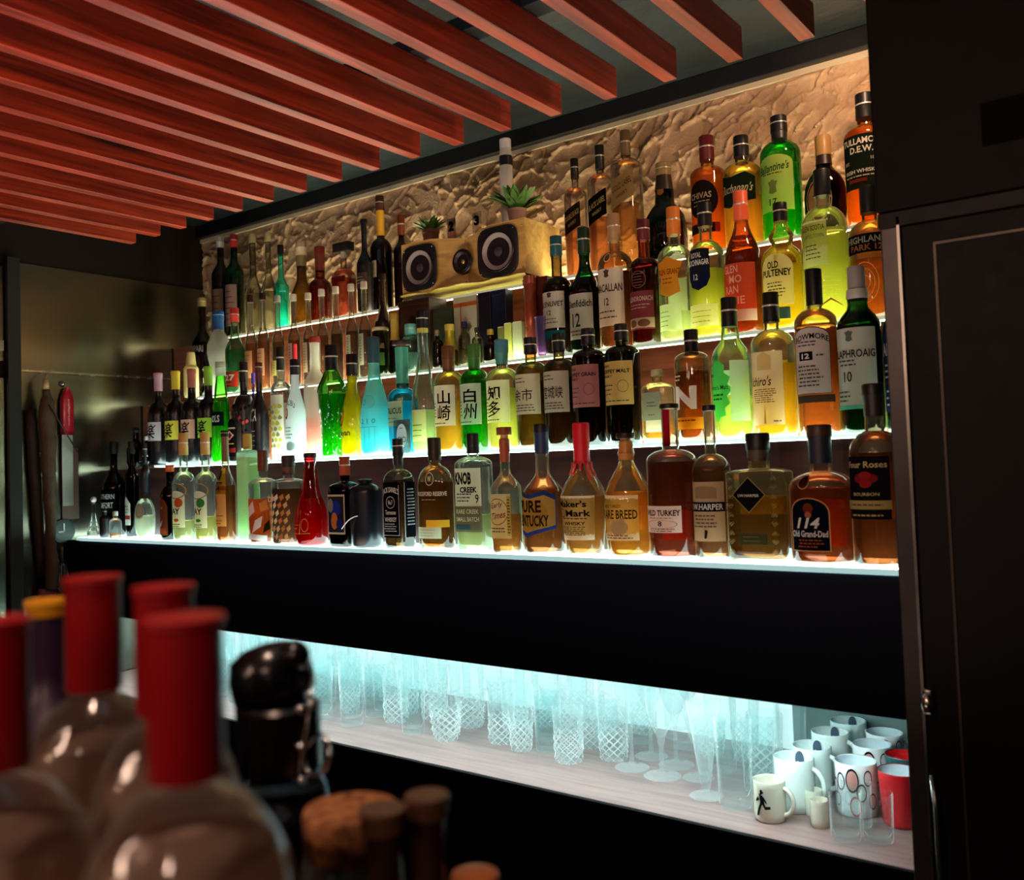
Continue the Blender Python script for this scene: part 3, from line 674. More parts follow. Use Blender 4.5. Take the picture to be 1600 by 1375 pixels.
flor = [BG('#c4552a'), ('p', [(.1,.05),(.3,.3),(.25,.6),(.1,.4)], '#efe7dc'), ('p', [(.5,.2),(.75,.35),(.8,.6),(.6,.5)], '#efe7dc'), ('p', [(.35,.55),(.6,.7),(.55,.95),(.35,.8)], '#efe7dc'), ('p', [(.75,.7),(.95,.75),(.9,.98),(.72,.9)], '#e9a04a'),
        ('p', [(.0,.0),(.5,.06),(.9,.0),(.9,.14),(.45,.2),(0,.12)], '#efe7dc'), ('p', [(.05,.65),(.2,.75),(.15,.95),(.03,.85)], '#e9a04a'), ('p', [(.8,.2),(.98,.3),(.95,.5),(.84,.4)], '#2a1a14')]
bottle('gin_bottle', 'bottle with wooden stopper wrapped in orange and white leaf pattern', 410, 704, 47, 'A', .002, 'round', '#eef6ee', liq='#e2a257', fill=.35, ss=.62, ns=.7, nr=.3, cap=('#5a2c1c', .22, 'plain'), labs=[(0, 2.7, .02, .48, flor)])
fl2 = [('p', [(x, z), (x+.07, z+.05), (x+.05, z+.12), (x-.03, z+.07)], c) for x, z, c in [(.1+.13*(i % 6)+(.06 if (i//6) % 2 else 0), .04+.13*(i//6), ['#f0e4c8', '#d98a4a', '#e9c27a'][i % 3]) for i in range(36)] if x + z * .9 > .35]
bottle('gin_bottle', 'clear bottle with dark stopper and pale coral flowers printed all over', 450, 712, 56, 'A', -.002, 'round', '#f0f2ea', liq='#6b3018', fill=.62, ss=.68, ns=.74, nr=.34, cap=('#2d2420', .13, 'plain'), foil=('#5a3a2e', .78), labs=[(.05, 2.3, .03, .7, fl2 + [T('LUCIA', .32, .72, .5, .09, '#efe0c8')])])
bottle('liqueur_bottle', 'glossy red bulb-shaped bottle with gold line art, on the lowest shelf', 484, 708, 52, 'A', .0, 'bell', '#e03038', liq='#c8101c', fill=.5, milk=.6, cap=('#200c0a', .05, 'plain'), nr=.34,
       pts=[(0, .86), (.02, .95), (.1, 1), (.3, 1), (.38, .95), (.48, .75), (.56, .58), (.64, .52), (.74, .44), (.84, .37), (.92, .35), (1, .35)], labs=[(0, 1.5, .1, .34, [('r', 0, .5, .5, .52, '#d9a05c'), ('r', 0, 1, .12, .14, '#d9a05c'), ('p', [(.5,.1),(.58,1.2),(.6,1.2),(.56,.1)], '#d9a05c'), lines(1, .05, .45, .25, .45, '#d9a05c'), ('o', .78, .5, .16, .3, .1, '#d9a05c')])])
art = [BG('#d8c9a8'), ('r', .05, .95, .05, .95, '#2e2a33'), ('s', 'ell', .2, .8, .45, .85, '#24379c'), ('s', 'ell', .25, .62, .12, .55, '#d57a3c'), ('s', 'ell', .55, .92, .1, .4, '#2a2f7a'), ('s', 'ell', .08, .4, .55, .9, '#8a8578')]
bottle('liqueur_bottle', 'square dark bottle with red-brown cap and painted blue and orange label', 538, 714, 56, 'A', .0, 'square', '#3a1a10', liq='#2a0f08', fill=.7, ss=.56, ns=.72, nr=.34, pw=6, cap=('#8e3d22', .2, 'screw'), milk=.15,
       labs=[(0, 1.75, .14, .58, art), (2.0, 1.5, .2, .58, [BG('#6e2c26'), ('r', .06, .94, .06, .94, '#3c1a1a')])])
def straw(root, prof, H, R):
    bm = BM(); pts = [(-.038, -R * 1.12, H * .28)]
    for k in range(9):
        u = k / 8; pts.append((-.038 + .052 * u, -R * 1.15 - .004 * math.sin(u * 3), H * .28 + .03 * math.sin(u * 1.4)))
    tube(bm, pts[1:], .0013, 7); o = obj('drinking_tube', bm, M('#e8e8ee', .25), root, True); o['label'] = 'bent white tube on the front'
bottle('shaker_can', 'plain black domed can with a thin white bent tube in front', 571, 749, 50, 'A', -.005, 'round', opaque=M('#0c0f18', .3), ss=.8, ns=.93, nr=.4, cap=('#0c0f18', .03, 'plain'), cat='can', extra=straw)
jd = [BG('#0d0d0f'), T('JACK DANIEL\'S', .5, .86, .92, .13, WH, arc=.05), ('o', .5, .64, .25, .11, .08, WH), T('No.7', .5, .64, .25, .08, WH), T('Tennessee', .5, .46, .6, .08, WH, sh=.2), T('WHISKEY', .5, .33, .66, .08, WH), lines(4, z0=.1, z1=.27, c='#cfcfcf'), ('r', .04, .055, .04, .95, '#bdbdbd'), ('r', .945, .96, .04, .95, '#bdbdbd'), ('r', .04, .96, .04, .05, '#bdbdbd')]
bottle('whiskey_bottle', 'square whiskey bottle with black label and ornate white lettering', 621, 686, 51, 'A', .0, 'round', '#e6e8d8', liq='#5a2c0c', fill=.62, ss=.6, ns=.72, nr=.38, pw=5, milk=.2, cap=('#0c0c0c', .14, 'screw'), foil=('#131313', .76), labs=[(0, 1.8, .1, .6, jd), (2.0, 1.4, .1, .6, [BG('#11131a'), ('r', 0, .06, 0, 1, '#cfcfcf'), ('l', .2, .9, .2, .9, 12, '#cfcfcf')])])
bottle('whiskey_bottle', 'flat round-shouldered bourbon bottle with small emblem and yellow strip', 678, 684, 66, 'A', .005, 'round', '#f6e4b0', liq='#7a3c12', fill=.6, ss=.56, ns=.75, nr=.28, df=.62, milk=.2, cap=('#201a14', .2, 'plain'),
       labs=[(.1, 1.9, .42, .56, [T('WOODFORD RESERVE', .5, .55, .95, .28, '#f0e6d0', b=.02), lines(1, .2, .8, .05, .3, '#f0e6d0')]), (.15, .5, .57, .69, [('o', .5, .5, .5, .5, .12, '#e6d9b8'), T('W', .5, .5, .4, .4, '#e6d9b8')]), (-.1, 1.6, .1, .2, [BG('#cfe0c4'), lines(3, z0=.1, z1=.9)]), (.5, 1.2, .2, .265, [BG('#f4c23a')])])
kc = [BG('#dfe3c6'), T('KNOB', .36, .84, .62, .2, K, b=.05), T('CREEK', .56, .66, .62, .09, K, b=.04), T('9', .86, .52, .12, .14, K), lines(3, .1, .7, .46, .62), ('r', 0, 1, 0, .4, '#6d6b55'), T('RARE CREEK', .5, .32, .8, .07, '#e8dcae'), T('SMALL BATCH', .5, .2, .8, .07, '#e8dcae'), ('r', .05, .6, .04, .11, '#40616a')]
bottle('whiskey_bottle', 'rectangular bourbon bottle with large black lettering on pale label and black cap', 738, 677, 62, 'A', .01, 'round', '#e6f2e6', liq='#c9c074', fill=.3, ss=.72, ns=.8, nr=.3, pw=5, df=.65, milk=.4, cap=('#121212', .17, 'plain'), labs=[(0, 1.85, .16, .7, kc)])
et = [BG('#d8cf96'), T('Early', .45, .74, .5, .16, '#8c3a24', sh=.3, sl=.12), T('Times', .5, .52, .62, .16, '#8c3a24', sh=.3, sl=.12), ('o', .48, .6, .42, .3, .05, '#8c3a24'), lines(2, z0=.12, z1=.26), ('r', .86, .98, .06, .94, '#c9b44e'), ('l', .86, .98, .1, .9, 12, '#4a4026')]
bottle('whiskey_bottle', 'bourbon bottle with brown cap and yellow label with red script', 787, 668, 58, 'A', -.015, 'slope', '#e9f2d2', liq='#b8571c', fill=.3, ss=.5, ns=.66, nr=.34, pw=2.6, milk=.3, cap=('#6d3a22', .1, 'cork'), foil=('#8a4224', .72), labs=[(0, 1.9, .12, .47, et)])
pk = [BG('#2e4aa0', 'wave'), ('s', 'wave', .03, .97, .1, .9, '#c9a14c'), ('s', 'ell', .1, .8, .2, .8, '#b98f3c'), T('PURE', .36, .66, .62, .26, '#2a2113', b=.03), T('KENTUCKY', .42, .36, .8, .24, '#2a2113', b=.03)]
bottle('whiskey_bottle', 'round bourbon bottle with dark blue neck and gold and blue wave label', 845, 663, 67, 'A', 0, 'slope', '#efe0c4', liq='#a04a1c', fill=.5, ss=.44, ns=.64, nr=.32, milk=.22, cap=('#101014', .06, 'plain'), foil=('#1b2a48', .77), labs=[(.1, 2.2, .13, .49, pk)])
def drips(root, prof, H, R):
    bm = BM(); rnd = random.Random(3)
    for k in range(9):
        t = k * 2 * PI / 9 + rnd.random() * .3; l = .012 + rnd.random() * .026; pts = []
        for i in range(5):
            z = H * .70 - l * i / 4; r = rad(prof, z)[0] + .0014; pts.append((r * math.cos(t), r * math.sin(t), z))
        tube(bm, pts, [.0035, .003, .0026, .0028, .0018], 7)
    obj('wax_drip', bm, M('#b3121f', .3, 0, .4), root, True)
mm = [BG('#efe4c2'), T('Maker\'s', .42, .82, .78, .15, K, b=.03), T('Mark', .6, .61, .6, .15, K, b=.03), ('o', .17, .61, .1, .1, .15, '#4a463a'), lines(1, z0=.46, z1=.52), T('WHISKY', .5, .38, .55, .08, K, b=.02), lines(5, .15, .85, .1, .32)]
bottle('whiskey_bottle', 'bourbon bottle sealed in dripping red wax with a cream label', 907, 661, 71, 'A', .0, 'round', '#f5ecc8', liq='#c4702c', fill=.44, ss=.44, ns=.68, nr=.32, milk=.4, cap=('#b3121f', .16, 'plain'), foil=('#b3121f', .69), labs=[(.05, 2.0, .12, .45, mm)], extra=drips,
       pts=[(0, .74), (.02, .8), (.06, .84), (.2, .93), (.42, 1), (.46, .985), (.5, .9), (.55, .75), (.6, .55), (.64, .42), (.68, .36), (.76, .34), (.84, .33), (1, .33)])
rb = [BG('#eee2bd'), T('WILD TURKEY', .35, .76, .5, .07, K), T('RARE BREED', .5, .58, .92, .2, '#2a241c', b=.02), ('s', 'ell', .3, .75, .12, .46, '#b8a27a'), ('s', 'ell', .55, .68, .3, .5, '#b8a27a'), lines(2, z0=.03, z1=.14)]
bottle('whiskey_bottle', 'tall bulbous bourbon bottle with round glass and wood stopper and cream label', 977, 677, 74, 'A', .0, 'round', '#fff0c0', liq='#e07a1c', fill=.52, ss=.5, ns=.74, nr=.3, milk=.32, cap=('#1a1210', .07, 'cork'), foil=('#a1672c', .78), cr=.013, labs=[(0, 1.9, .14, .5, rb)], back=('#ffd27a', .2, .52),
       pts=[(0, .8), (.02, .88), (.1, .95), (.3, 1), (.42, 1), (.52, .95), (.6, .8), (.67, .58), (.72, .42), (.76, .33), (.8, .3), (.84, .36), (.86, .3), (.9, .28), (1, .28)])
wt = [BG('#f4f0df'), T('WILD TURKEY', .5, .74, .94, .22, K, b=.03), lines(1, .1, .9, .5, .6), T('8', .5, .34, .1, .2, K), ('o', .5, .32, .4, .16, .05, '#8a8470'), lines(2, z0=.02, z1=.18)]
bottle('whiskey_bottle', 'wide-shouldered bourbon bottle with long dark red neck strip and small white label', 1045, 631, 79, 'A', .008, 'round', '#f7dcc8', liq='#8c2a14', fill=.62, ss=.62, ns=.7, nr=.34, milk=.15, cap=('#14100e', .03, 'plain'), labs=[(-.1, 1.75, .17, .34, wt), (0, .9, .72, .96, [BG('#8c1420'), T('8', .5, .25, .4, .12, WH)], {'name': 'neck_label'})], back=('#d24a2a', .1, .3))
ih = [BG('#c3a985'), ('s', 'arch', .2, .8, .72, .93, '#9d8460'), ('r', 0, 1, .5, .66, '#141414'), T('I.W.HARPER', .5, .58, .9, .1, WH, b=.02), lines(4, z0=.22, z1=.46), ('p', [(.46,.05),(.52,.05),(.56,.18),(.48,.2)], '#2c241c')]
bottle('whiskey_bottle', 'slim long-necked bourbon bottle with tan label crossed by a black band', 1107, 633, 60, 'A', .012, 'round', '#efe2cc', liq='#a0562a', fill=.6, ss=.56, ns=.68, nr=.3, milk=.2, cap=('#131313', .035, 'plain'), labs=[(0, 2.1, .12, .5, ih)])
def emb(root, prof, H, R):
    for sx in (-.74, .74):
        bm = BM()
        for k in range(9):
            z = H * (.08 + .07 * k); f = surfer(prof, z, z + .01, sx * R)
            for j in range(3):
                p = f((j - 1) * .003, .003 * ((k + j) % 2), .0008); bmesh.ops.create_icosphere(bm, subdivisions=1, radius=.0022, matrix=Matrix.Translation(p))
        obj('embossing', bm, CRYSTAL('#fff0c8'), root, True)
sq = lambda: [BG('#9a8a62', 'diamond'), ('s', 'diamond', .03, .97, .03, .97, '#15151a'), T('I.W.HARPER', .5, .48, .62, .075, '#e7dcc0', b=.02)]
bottle('whiskey_bottle', 'broad square decanter bottle with black diamond label and big black stopper', 1183, 677, 108, 'A', .012, 'square', '#f3e2a8', liq='#6a3a14', fill=.5, ss=.66, ns=.72, nr=.36, pw=6, df=.75, milk=.22, cap=('#121212', .13, 'plain'), foil=('#3a3222', .78), labs=[(-.1, 1.15, .38, .76 - .1, sq()), (0, .95, .14, .22, [BG('#43402c'), lines(2, z0=.1, z1=.9, c='#b5a878')])], extra=emb, back=('#e9c860', .35, .5))
og = [('s', 'arch', 0, 1, 0, 1, '#c9a06a'), ('s', 'arch', .03, .97, .02, .98, '#10131c'), ('s', 'ell', .38, .62, .7, .9, '#7a3222'), ('s', 'ell', .42, .58, .62, .74, '#b5694a'), T('114', .5, .53, .52, .2, WH, sh=.35, b=.03), T('Old Grand-Dad', .5, .33, .88, .12, WH, b=.02), lines(3, .2, .85, .06, .24, '#a8532f')]
bottle('whiskey_bottle', 'wide bourbon bottle with dark navy arched label and brown cap', 1279, 664, 100, 'A', .008, 'round', '#f0d0b8', liq='#9a3410', fill=.54, ss=.54, ns=.66, nr=.36, pw=2.4, milk=.2, cap=('#3a241a', .08, 'plain'), foil=('#161c2a', .72), labs=[(-.15, 1.35, .1, .48, og), (-.3, .4, .54, .64, [BG('#3a1c1a', 'ell'), ('o', .5, .5, .5, .5, .12, '#c9a06a')])], back=('#c84a1a', .1, .45))
frs = [BG('#16161a'), T('Four Roses', .5, .87, .9, .1, '#e4cf98', b=.01), ('s', 'ell', .26, .5, .58, .72, '#8c1f24'), ('s', 'ell', .5, .76, .58, .72, '#8c1f24'), ('s', 'ell', .38, .64, .5, .64, '#a0262a'), ('s', 'ell', .38, .64, .64, .76, '#a0262a'), T('BOURBON', .5, .4, .55, .05, '#d9c48c'), ('r', 0, 1, .16, .3, '#b7a462'), lines(1, .1, .9, .18, .28), lines(1, .1, .9, .03, .1, '#c9b880')]
bottle('whiskey_bottle', 'tall bourbon bottle with black rose label, last on the lowest shelf by the cabinet', 1363, 600, 86, 'A', .0, 'round', '#ead0b0', liq='#8c3812', fill=.62, ss=.6, ns=.74, nr=.36, milk=.18, cap=('#0e0e10', .06, 'plain'), foil=('#191410', .82), labs=[(-.2, 1.85, .26, .7 - .1, frs)], back=('#f2b23a', .25, .56))

# ---------------- second shelf
tea = lambda c: [BG(c), T('楽', .52, .5, .5, .8, K, b=.012, sh=.15)]
for cx, top, foilc, lc, lb in ((247, 583, '#c79ab4', '#c9bfc4', 'pink foil and grey-white label'), (274, 580, '#d6c13a', '#d2c84e', 'yellow foil and yellow label'), (299, 577, '#a8604e', '#d0a28c', 'rose-brown foil and dusty pink label'), (325, 573, '#7fb83a', '#a4d64a', 'green foil and lime label')):
    bottle('sake_bottle', 'black brush-lettered bottle with ' + lb, cx, top, 36, 'B', .0, 'round', '#17151a', ss=.52, ns=.68, nr=.36, cap=(foilc, .04, 'plain'), foil=(foilc, .8), opaque=M('#0d0c10', .25), labs=[(.1, 2.1, .26, .46, tea(lc))])
bottle('miniature_bottle', 'miniature bottle with chrome cap and bright white label, left of the brush-lettered bottles', 228, 640, 13, 'B', -.036, 'round', '#20242c', cap=('#b9bcc4', .13, 'plain'), ss=.6, H=.09, labs=[(0, 2.6, .3, .75, [BG('#eef4fa')])])
bottle('liqueur_bottle', 'black faceted bottle with silver highlights at the dark left end', 212, 668, 34, 'B', -.005, 'slope', '#14161c', cap=('#1c1e24', .16, 'ball'), opaque=M('#0c0d12', .12, .6), ss=.4, ns=.7, pw=3)
bottle('liqueur_bottle', 'vivid green tapered liqueur bottle with a dark band', 344, 566, 33, 'B', -.012, 'slope', '#7fe85a', liq='#4fd42a', fill=.6, milk=.75, cap=('#a9b8a0', .13, 'screw'), nr=.46, back='#c8ff9a',
       pts=[(0, .9), (.02, 1), (.1, 1.02), (.22, .94), (.4, .86), (.56, .78), (.7, .62), (.82, .48), (.9, .45), (1, .45)], labs=[(0, 2.4, .36, .5, [BG('#0f2324'), T('BOLS', .5, .5, .6, .5, WH, b=.03)])])
cow = [BG('#f0ebe6')] + [('p', [(x, z), (x+.07, z+.03), (x+.04, z+.08), (x-.02, z+.05)], c) for x, z, c in [((i * .37) % .95, (i * .233) % .92, ['#141216', '#141216', '#c83a3c', '#141216'][i % 4]) for i in range(34)]]
bottle('liqueur_bottle', 'black bottle with a mottled black, white and red patterned body', 380, 566, 34, 'B', .026, 'round', '#141216', ss=.52, ns=.68, nr=.36, cap=('#17110f', .2, 'screw'), opaque=M('#1a1618', .3), labs=[(0, 3.0, .1, .66, cow)])
kah = [BG('#191312', 'arch'), ('r', .1, .9, .72, .76, '#b9a48c'), ('s', 'diamond', .18, .82, .42, .68, '#e8b49a'), ('s', 'diamond', .3, .7, .46, .64, '#6b1c14'), lines(1, .15, .9, .26, .4, '#f0d43c'), ('r', .1, .9, .1, .22, '#a02a24')]
bottle('liqueur_bottle', 'small dark bottle with arched black label and red diamond, in front of the mottled one', 366, 634, 20, 'B', -.034, 'round', '#1a1210', H=.14, ss=.75, ns=.86, nr=.4, cap=('#20140f', .08, 'plain'), opaque=M('#17100e', .35), labs=[(0, 2.4, .1, .86, kah)])
bottle('liqueur_bottle', 'black liqueur bottle with thin white capitals down its side and maroon neck', 404, 567, 29, 'B', -.022, 'slope', '#16151a', ss=.42, ns=.72, nr=.34, cap=('#4a1c1a', .1, 'screw'), foil=('#4a1c1a', .8), opaque=M('#131318', .28),
       labs=[(-.1, 1.3, .38, .54, [T('DITA', .5, .5, .9, .8, WH)]), (0, 1.2, .08, .32, [lines(5, z0=.0, z1=1, c='#b9b9c4')])])
leafs = [BG('#fbfbe8')] + [('s', 'leaf', x, x+.17, z, z+.085, c) for x, z, c in [(.08+.2*(i % 4)+(.1 if (i//4) % 2 else 0)-.02, .1+.095*(i//4), ['#c9c23a', '#b8a83a', '#8a8a5a'][i % 3]) for i in range(32)]]
bottle('liqueur_bottle', 'clear bottle with black cap and white label scattered with yellow leaves', 437, 543, 32, 'B', .026, 'round', '#f6efe6', liq='#fff0ea', fill=.5, milk=.6, ss=.6, ns=.7, nr=.32, cap=('#121212', .2, 'screw'), labs=[(0, 2.2, .05, .57, leafs)], back='#ffffff')
mal = [T('MALIBU', .5, .86, .8, .1, '#5a6468', arc=.07), ('s', 'ell', .2, .5, .56, .76, '#7a4a26'), ('s', 'ell', .25, .45, .6, .74, '#f0c48a'), lines(4, .1, .8, .2, .44, '#8aa0a4'), ('s', 'ell', .3, .9, .0, .16, '#bcd8d8')]
bottle('rum_bottle', 'opaque white coconut-liqueur bottle with black cap and a sunset emblem', 460, 562, 32, 'B', -.024, 'slope', '#ffffff', ss=.42, ns=.78, nr=.4, cap=('#141414', .15, 'screw'), opaque=PAPER('#eefafa', .5), labs=[(0, 1.9, .08, .64, mal)])
def reed(root, prof, H, R):
    bm = BM(); tube(bm, [(-R * .65, -R * .95, H * .62), (-R * .1, -R * 1.05, H * .3)], .0009, 6); obj('twig', bm, M('#6b5648', .6), root, True)
bottle('liqueur_bottle', 'frosted bottle with red-brown cap and coral drink in its lower third', 491, 526, 37, 'B', .027, 'slope', '#f6f2e2', frost=.4, liq='#ff8a68', fill=.33, milk=.8, ss=.6, ns=.74, nr=.42, cap=('#8c3226', .05, 'plain'), extra=reed, back=('#fff4e8', .1, .6))
def tex(root, prof, H, R):
    bm = BM(); rnd = random.Random(5)
    for k in range(70):
        f = surfer(prof, H * .2, H * .3, rnd.uniform(-1.5, 1.5) * R); z = H * rnd.uniform(.03, .48) - H * .2; s = rnd.choice((-1, 1)) * .004
        tube(bm, [f(0, z, .0006), f(s, z + .007, .0012), f(0, z + .014, .0006)], .0008, 5)
    obj('relief', bm, SHELL('#6adf4a'), root, True)
bottle('liqueur_bottle', 'textured melon-green liqueur bottle with tall black neck and black tag', 517, 540, 46, 'B', -.004, 'slope', '#8ae86a', liq='#18b41c', fill=.56, milk=.65, nr=.4, cap=('#0e0e0e', .22, 'screw'), extra=tex, back=('#d8ffb0', .1, .6),
       pts=[(0, .76), (.02, .84), (.2, .76), (.35, .8), (.5, .95), (.58, 1), (.64, .95), (.72, .62), (.78, .44), (.84, .4), (1, .4)], labs=[(-.6, .8, .57, .76, [('p', [(.0,.1),(.6,.0),(1,.3),(1,1),(.4,1)], '#111111')])])
yl = [('o', .22, .74, .22, .2, .24, '#8c1c14'), ('s', 'ell', .12, .3, .62, .86, '#c8442c'), T('peyan', .42, .36, .75, .13, '#2a2a10', b=.03)]
bottle('liqueur_bottle', 'bright yellow conical bottle with black cap and a red ring emblem', 549, 554, 38, 'B', .006, 'slope', '#f8f060', liq='#ece31a', fill=.97 * .8, milk=.75, ss=.3, ns=.76, nr=.42, cap=('#17120e', .2, 'screw'), labs=[(0, 1.7, .05, .5, yl)], back='#fff9a0')
sk = [T('J 0', .3, .86, .4, .16, '#3c8c90'), T('#', .15, .68, .1, .07, '#2c5c60'), T('0 2 1 0', .5, .54, .85, .09, '#2c7c80'), ('r', .05, .95, .43, .44, '#2c8c90')] + [('r', .08 + .2 * i, .1 + .2 * i, .04, .42, '#3c9ca0') for i in range(5)] + [('o', .62, .88, .3, .12, .06, '#3c9ca0')]
bottle('liqueur_bottle', 'frosted turquoise teardrop bottle with skyline print and dark cap', 583, 527, 47, 'B', -.004, 'slope', '#8af0e4', frost=.45, liq='#19d8f0', fill=.4, milk=.85, ss=.3, ns=.76, nr=.36, cap=('#2c4c54', .22, 'plain'), labs=[(0, 1.8, .03, .5, sk)], back=('#c8fff4', .1, .62))
bottle('liqueur_bottle', 'ribbed aqua-blue bottle with a crown-like collar and pale green label', 627, 533, 47, 'B', .004, 'round', '#4ad6e8', liq='#22c8e4', fill=.46, milk=.7, ss=.48, ns=.58, nr=.42, cap=('#2c2824', .06, 'cork'), foil=('#3f9c84', .62), labs=[(-.1, 1.6, .24, .5 - .04, [BG('#b8cc9c'), T('ITALICUS', .5, .62, .9, .24, '#2a3226', b=.02), lines(2, z0=.1, z1=.4)])])
bottle('liqueur_bottle', 'tall slender clear bottle with black cap and an oval cream seal', 659, 486, 40, 'B', .01, 'slope', '#dcf4ec', liq='#eef090', fill=.3, milk=.7, ss=.32, ns=.72, nr=.42, cap=('#0e0f10', .12, 'screw'), foil=('#a8a04a', .84), labs=[(-.7, .9, .48, .66 - .04, [BG('#e8e0b0', 'ell'), ('s', 'ell', .2, .8, .2, .8, '#a89a4a')]), (0, 1.6, .08, .3, [BG('#f0f0a8'), lines(3, z0=.1, z1=.6)])])
jp = lambda a, b, c, cx=.62: [BG(c), T(a, cx, .7, .44, .34, K, b=.018), T(b, cx, .32, .44, .38, K, b=.01, sh=.12), lines(5, .05, .36, .2, .6, '#6a6656'), lines(1, .2, .8, .03, .1)]
bottle('whisky_bottle', 'golden whisky bottle with brown neck and white label of two brush characters', 700, 541, 47, 'B', .0, 'round', '#eee6a8', liq='#c9962a', fill=.5, ss=.64, ns=.76, nr=.4, milk=.4, cap=('#5a3a20', .13, 'plain'), foil=('#6a4420', .76), labs=[(0, 2.1, .24, .62, jp('山', '崎', '#f3f1dc'))], back='#ffe9a0')
bottle('whisky_bottle', 'emerald green whisky bottle with white label of two brush characters', 740, 538, 47, 'B', .004, 'round', '#3ac83a', liq='#1e9c2c', fill=.6, ss=.64, ns=.76, nr=.4, milk=.35, cap=('#3a6a2c', .13, 'plain'), foil=('#2e7a2c', .76), labs=[(0, 2.1, .24, .62, jp('白', '州', '#e6f3d8'))], back='#c8ffa8')
bottle('whisky_bottle', 'pale yellow whisky bottle with teal cap and bold brush-lettered label', 783, 531, 51, 'B', -.002, 'round', '#eef6c0', liq='#e3d46a', fill=.55, ss=.62, ns=.74, nr=.38, milk=.4, cap=('#3f7c84', .12, 'plain'), foil=('#3f8a80', .77), labs=[(0, 2.1, .24, .62, jp('知', '多', '#f4f2c8', .5))], back='#fff6a8')
jn = lambda a, c, cx: [BG(c), lines(2, .05, .6, .76, .94, '#4a4638'), T(a, cx, .48, .7, .3, K, b=.002), lines(3, .1, .9, .06, .26)]
bottle('whisky_bottle', 'olive whisky bottle with black cap and cream label, right of the pale yellow one', 828, 528, 50, 'B', .002, 'round', '#b8b06a', liq='#5a4014', fill=.6, ss=.68, ns=.78, nr=.36, milk=.2, cap=('#141414', .14, 'screw'), labs=[(.1, 2.1, .3, .66, jn('余市', '#e8dfb4', .4))], back='#d8c878')
bottle('whisky_bottle', 'brown whisky bottle with black cap and pale label with a row of brush characters', 872, 522, 50, 'B', .006, 'round', '#8a7a5a', liq='#3a2410', fill=.6, ss=.68, ns=.78, nr=.36, milk=.18, cap=('#121212', .14, 'screw'), labs=[(.1, 2.1, .3, .66, jn('宮城峡', '#d8cbae', .45))])
cg = lambda c, t1: [BG(c), T(t1[0], .2, .9, .34, .06, K), T(t1[1], .48, .77, .86, .09, K, b=.02), T(t1[2], .24, .66, .4, .06, K), ('o', .72, .42, .14, .14, .08, '#5a5040'), lines(3, .1, .5, .2, .5), lines(1, .1, .9, .06, .12)]
bottle('whisky_bottle', 'dark flat-shouldered whisky bottle with salmon pink label', 918, 514, 54, 'B', .0, 'round', '#3a3020', liq='#20140a', fill=.62, ss=.74, ns=.82, nr=.36, milk=.1, cap=('#121212', .13, 'screw'), labs=[(0, 2.2, .32, .68, cg('#c27c78', ('NIKKA', 'COFFEY GRAIN', 'WHISKY')))])
bottle('whisky_bottle', 'dark flat-shouldered whisky bottle with golden yellow label', 970, 507, 55, 'B', .0, 'round', '#3c3a20', liq='#20160a', fill=.62, ss=.74, ns=.82, nr=.36, milk=.1, cap=('#121212', .13, 'screw'), labs=[(0, 2.2, .32, .68, cg('#e8c06a', ('NIKKA', 'COFFEY MALT', 'WHISKY')))])
bottle('gin_bottle', 'short clear square flask with metal cap and blue-grey label', 1026, 578, 55, 'B', .0, 'round', '#e8f2cc', liq='#e09a3c', fill=.3, ss=.72, ns=.82, nr=.34, pw=4.5, df=.75, milk=.3, cap=('#b9ba8c', .08, 'plain'), labs=[(-.1, 1.3, .3, .72 - .04, [BG('#9cac9c'), lines(2, .2, .8, .45, .7, K), lines(1, .3, .7, .15, .24)]), (.2, 1.5, .14, .3, [BG('#eef6da')])], back=('#f0a848', .04, .3))
bottle('whisky_bottle', 'amber straight-sided bottle printed with one huge white letter', 1079, 516, 56, 'B', .0, 'round', '#f2cf94', liq='#7a3c14', fill=.62, ss=.72, ns=.8, nr=.36, milk=.2, cap=('#0e0e0e', .22, 'screw'), labs=[(0, 1.9, .1, .62, [lines(2, .05, .4, .82, .95, '#e6dcc8'), T('N', .45, .54, .74, .4, '#f6efe4', b=.05, sh=.05), ('r', 0, 1, .0, .2, '#f29a1c'), lines(1, .05, .95, .1, .2, '#7a2c10')])], back=('#f0a040', .06, .3))
lf = [('s', 'leaf', -.05, .72, -.02, 1.05, '#5ad06c'), T('Ichiro\'s Malt', .3, .5, .62, .07, '#14502a', b=.01), T('Malt', .1, .68, .16, .05, '#14502a'), lines(2, .1, .5, .3, .42, '#14502a'), ('r', .66, 1.2, .0, .88, '#e4ffe0')]
bottle('whisky_bottle', 'clear rounded whisky bottle with a big green leaf-shaped label', 1138, 466, 64, 'B', .0, 'round', '#e4ffe4', liq='#e8d24a', fill=.3, ss=.56, ns=.68, nr=.34, milk=.45, cap=('#0e0e0e', .2, 'screw'), labs=[(0, 1.9, .12, .6, lf)], back=('#e8ffd0', .1, .5), 
       pts=[(0, .84), (.02, .92), (.1, .98), (.3, 1), (.52, 1), (.58, .96), (.63, .82), (.67, .6), (.7, .48), (.76, .42), (.82, .37), (1, .36)])
ic = [BG('#efe6c4'), ('s', 'gable', .3, .7, .75, 1, '#dcc98a'), T('Ichiro\'s', .38, .6, .62, .13, K, sh=.3), lines(7, .12, .82, .3, .5, '#5a5444'), ('p', [(.46,.02),(.52,.02),(.5,.3)], '#b3965a'), lines(1, .7, .95, .03, .07)]
bottle('whisky_bottle', 'pale gold whisky bottle with tall cream handwritten label', 1203, 458, 69, 'B', .0, 'round', '#f8f6c8', liq='#f0a81c', fill=.5, ss=.62, ns=.74, nr=.34, milk=.5, cap=('#0e0e0e', .2, 'screw'), labs=[(-.1, 1.75, .08, .58, ic)], back=('#ffd24a', .06, .54))
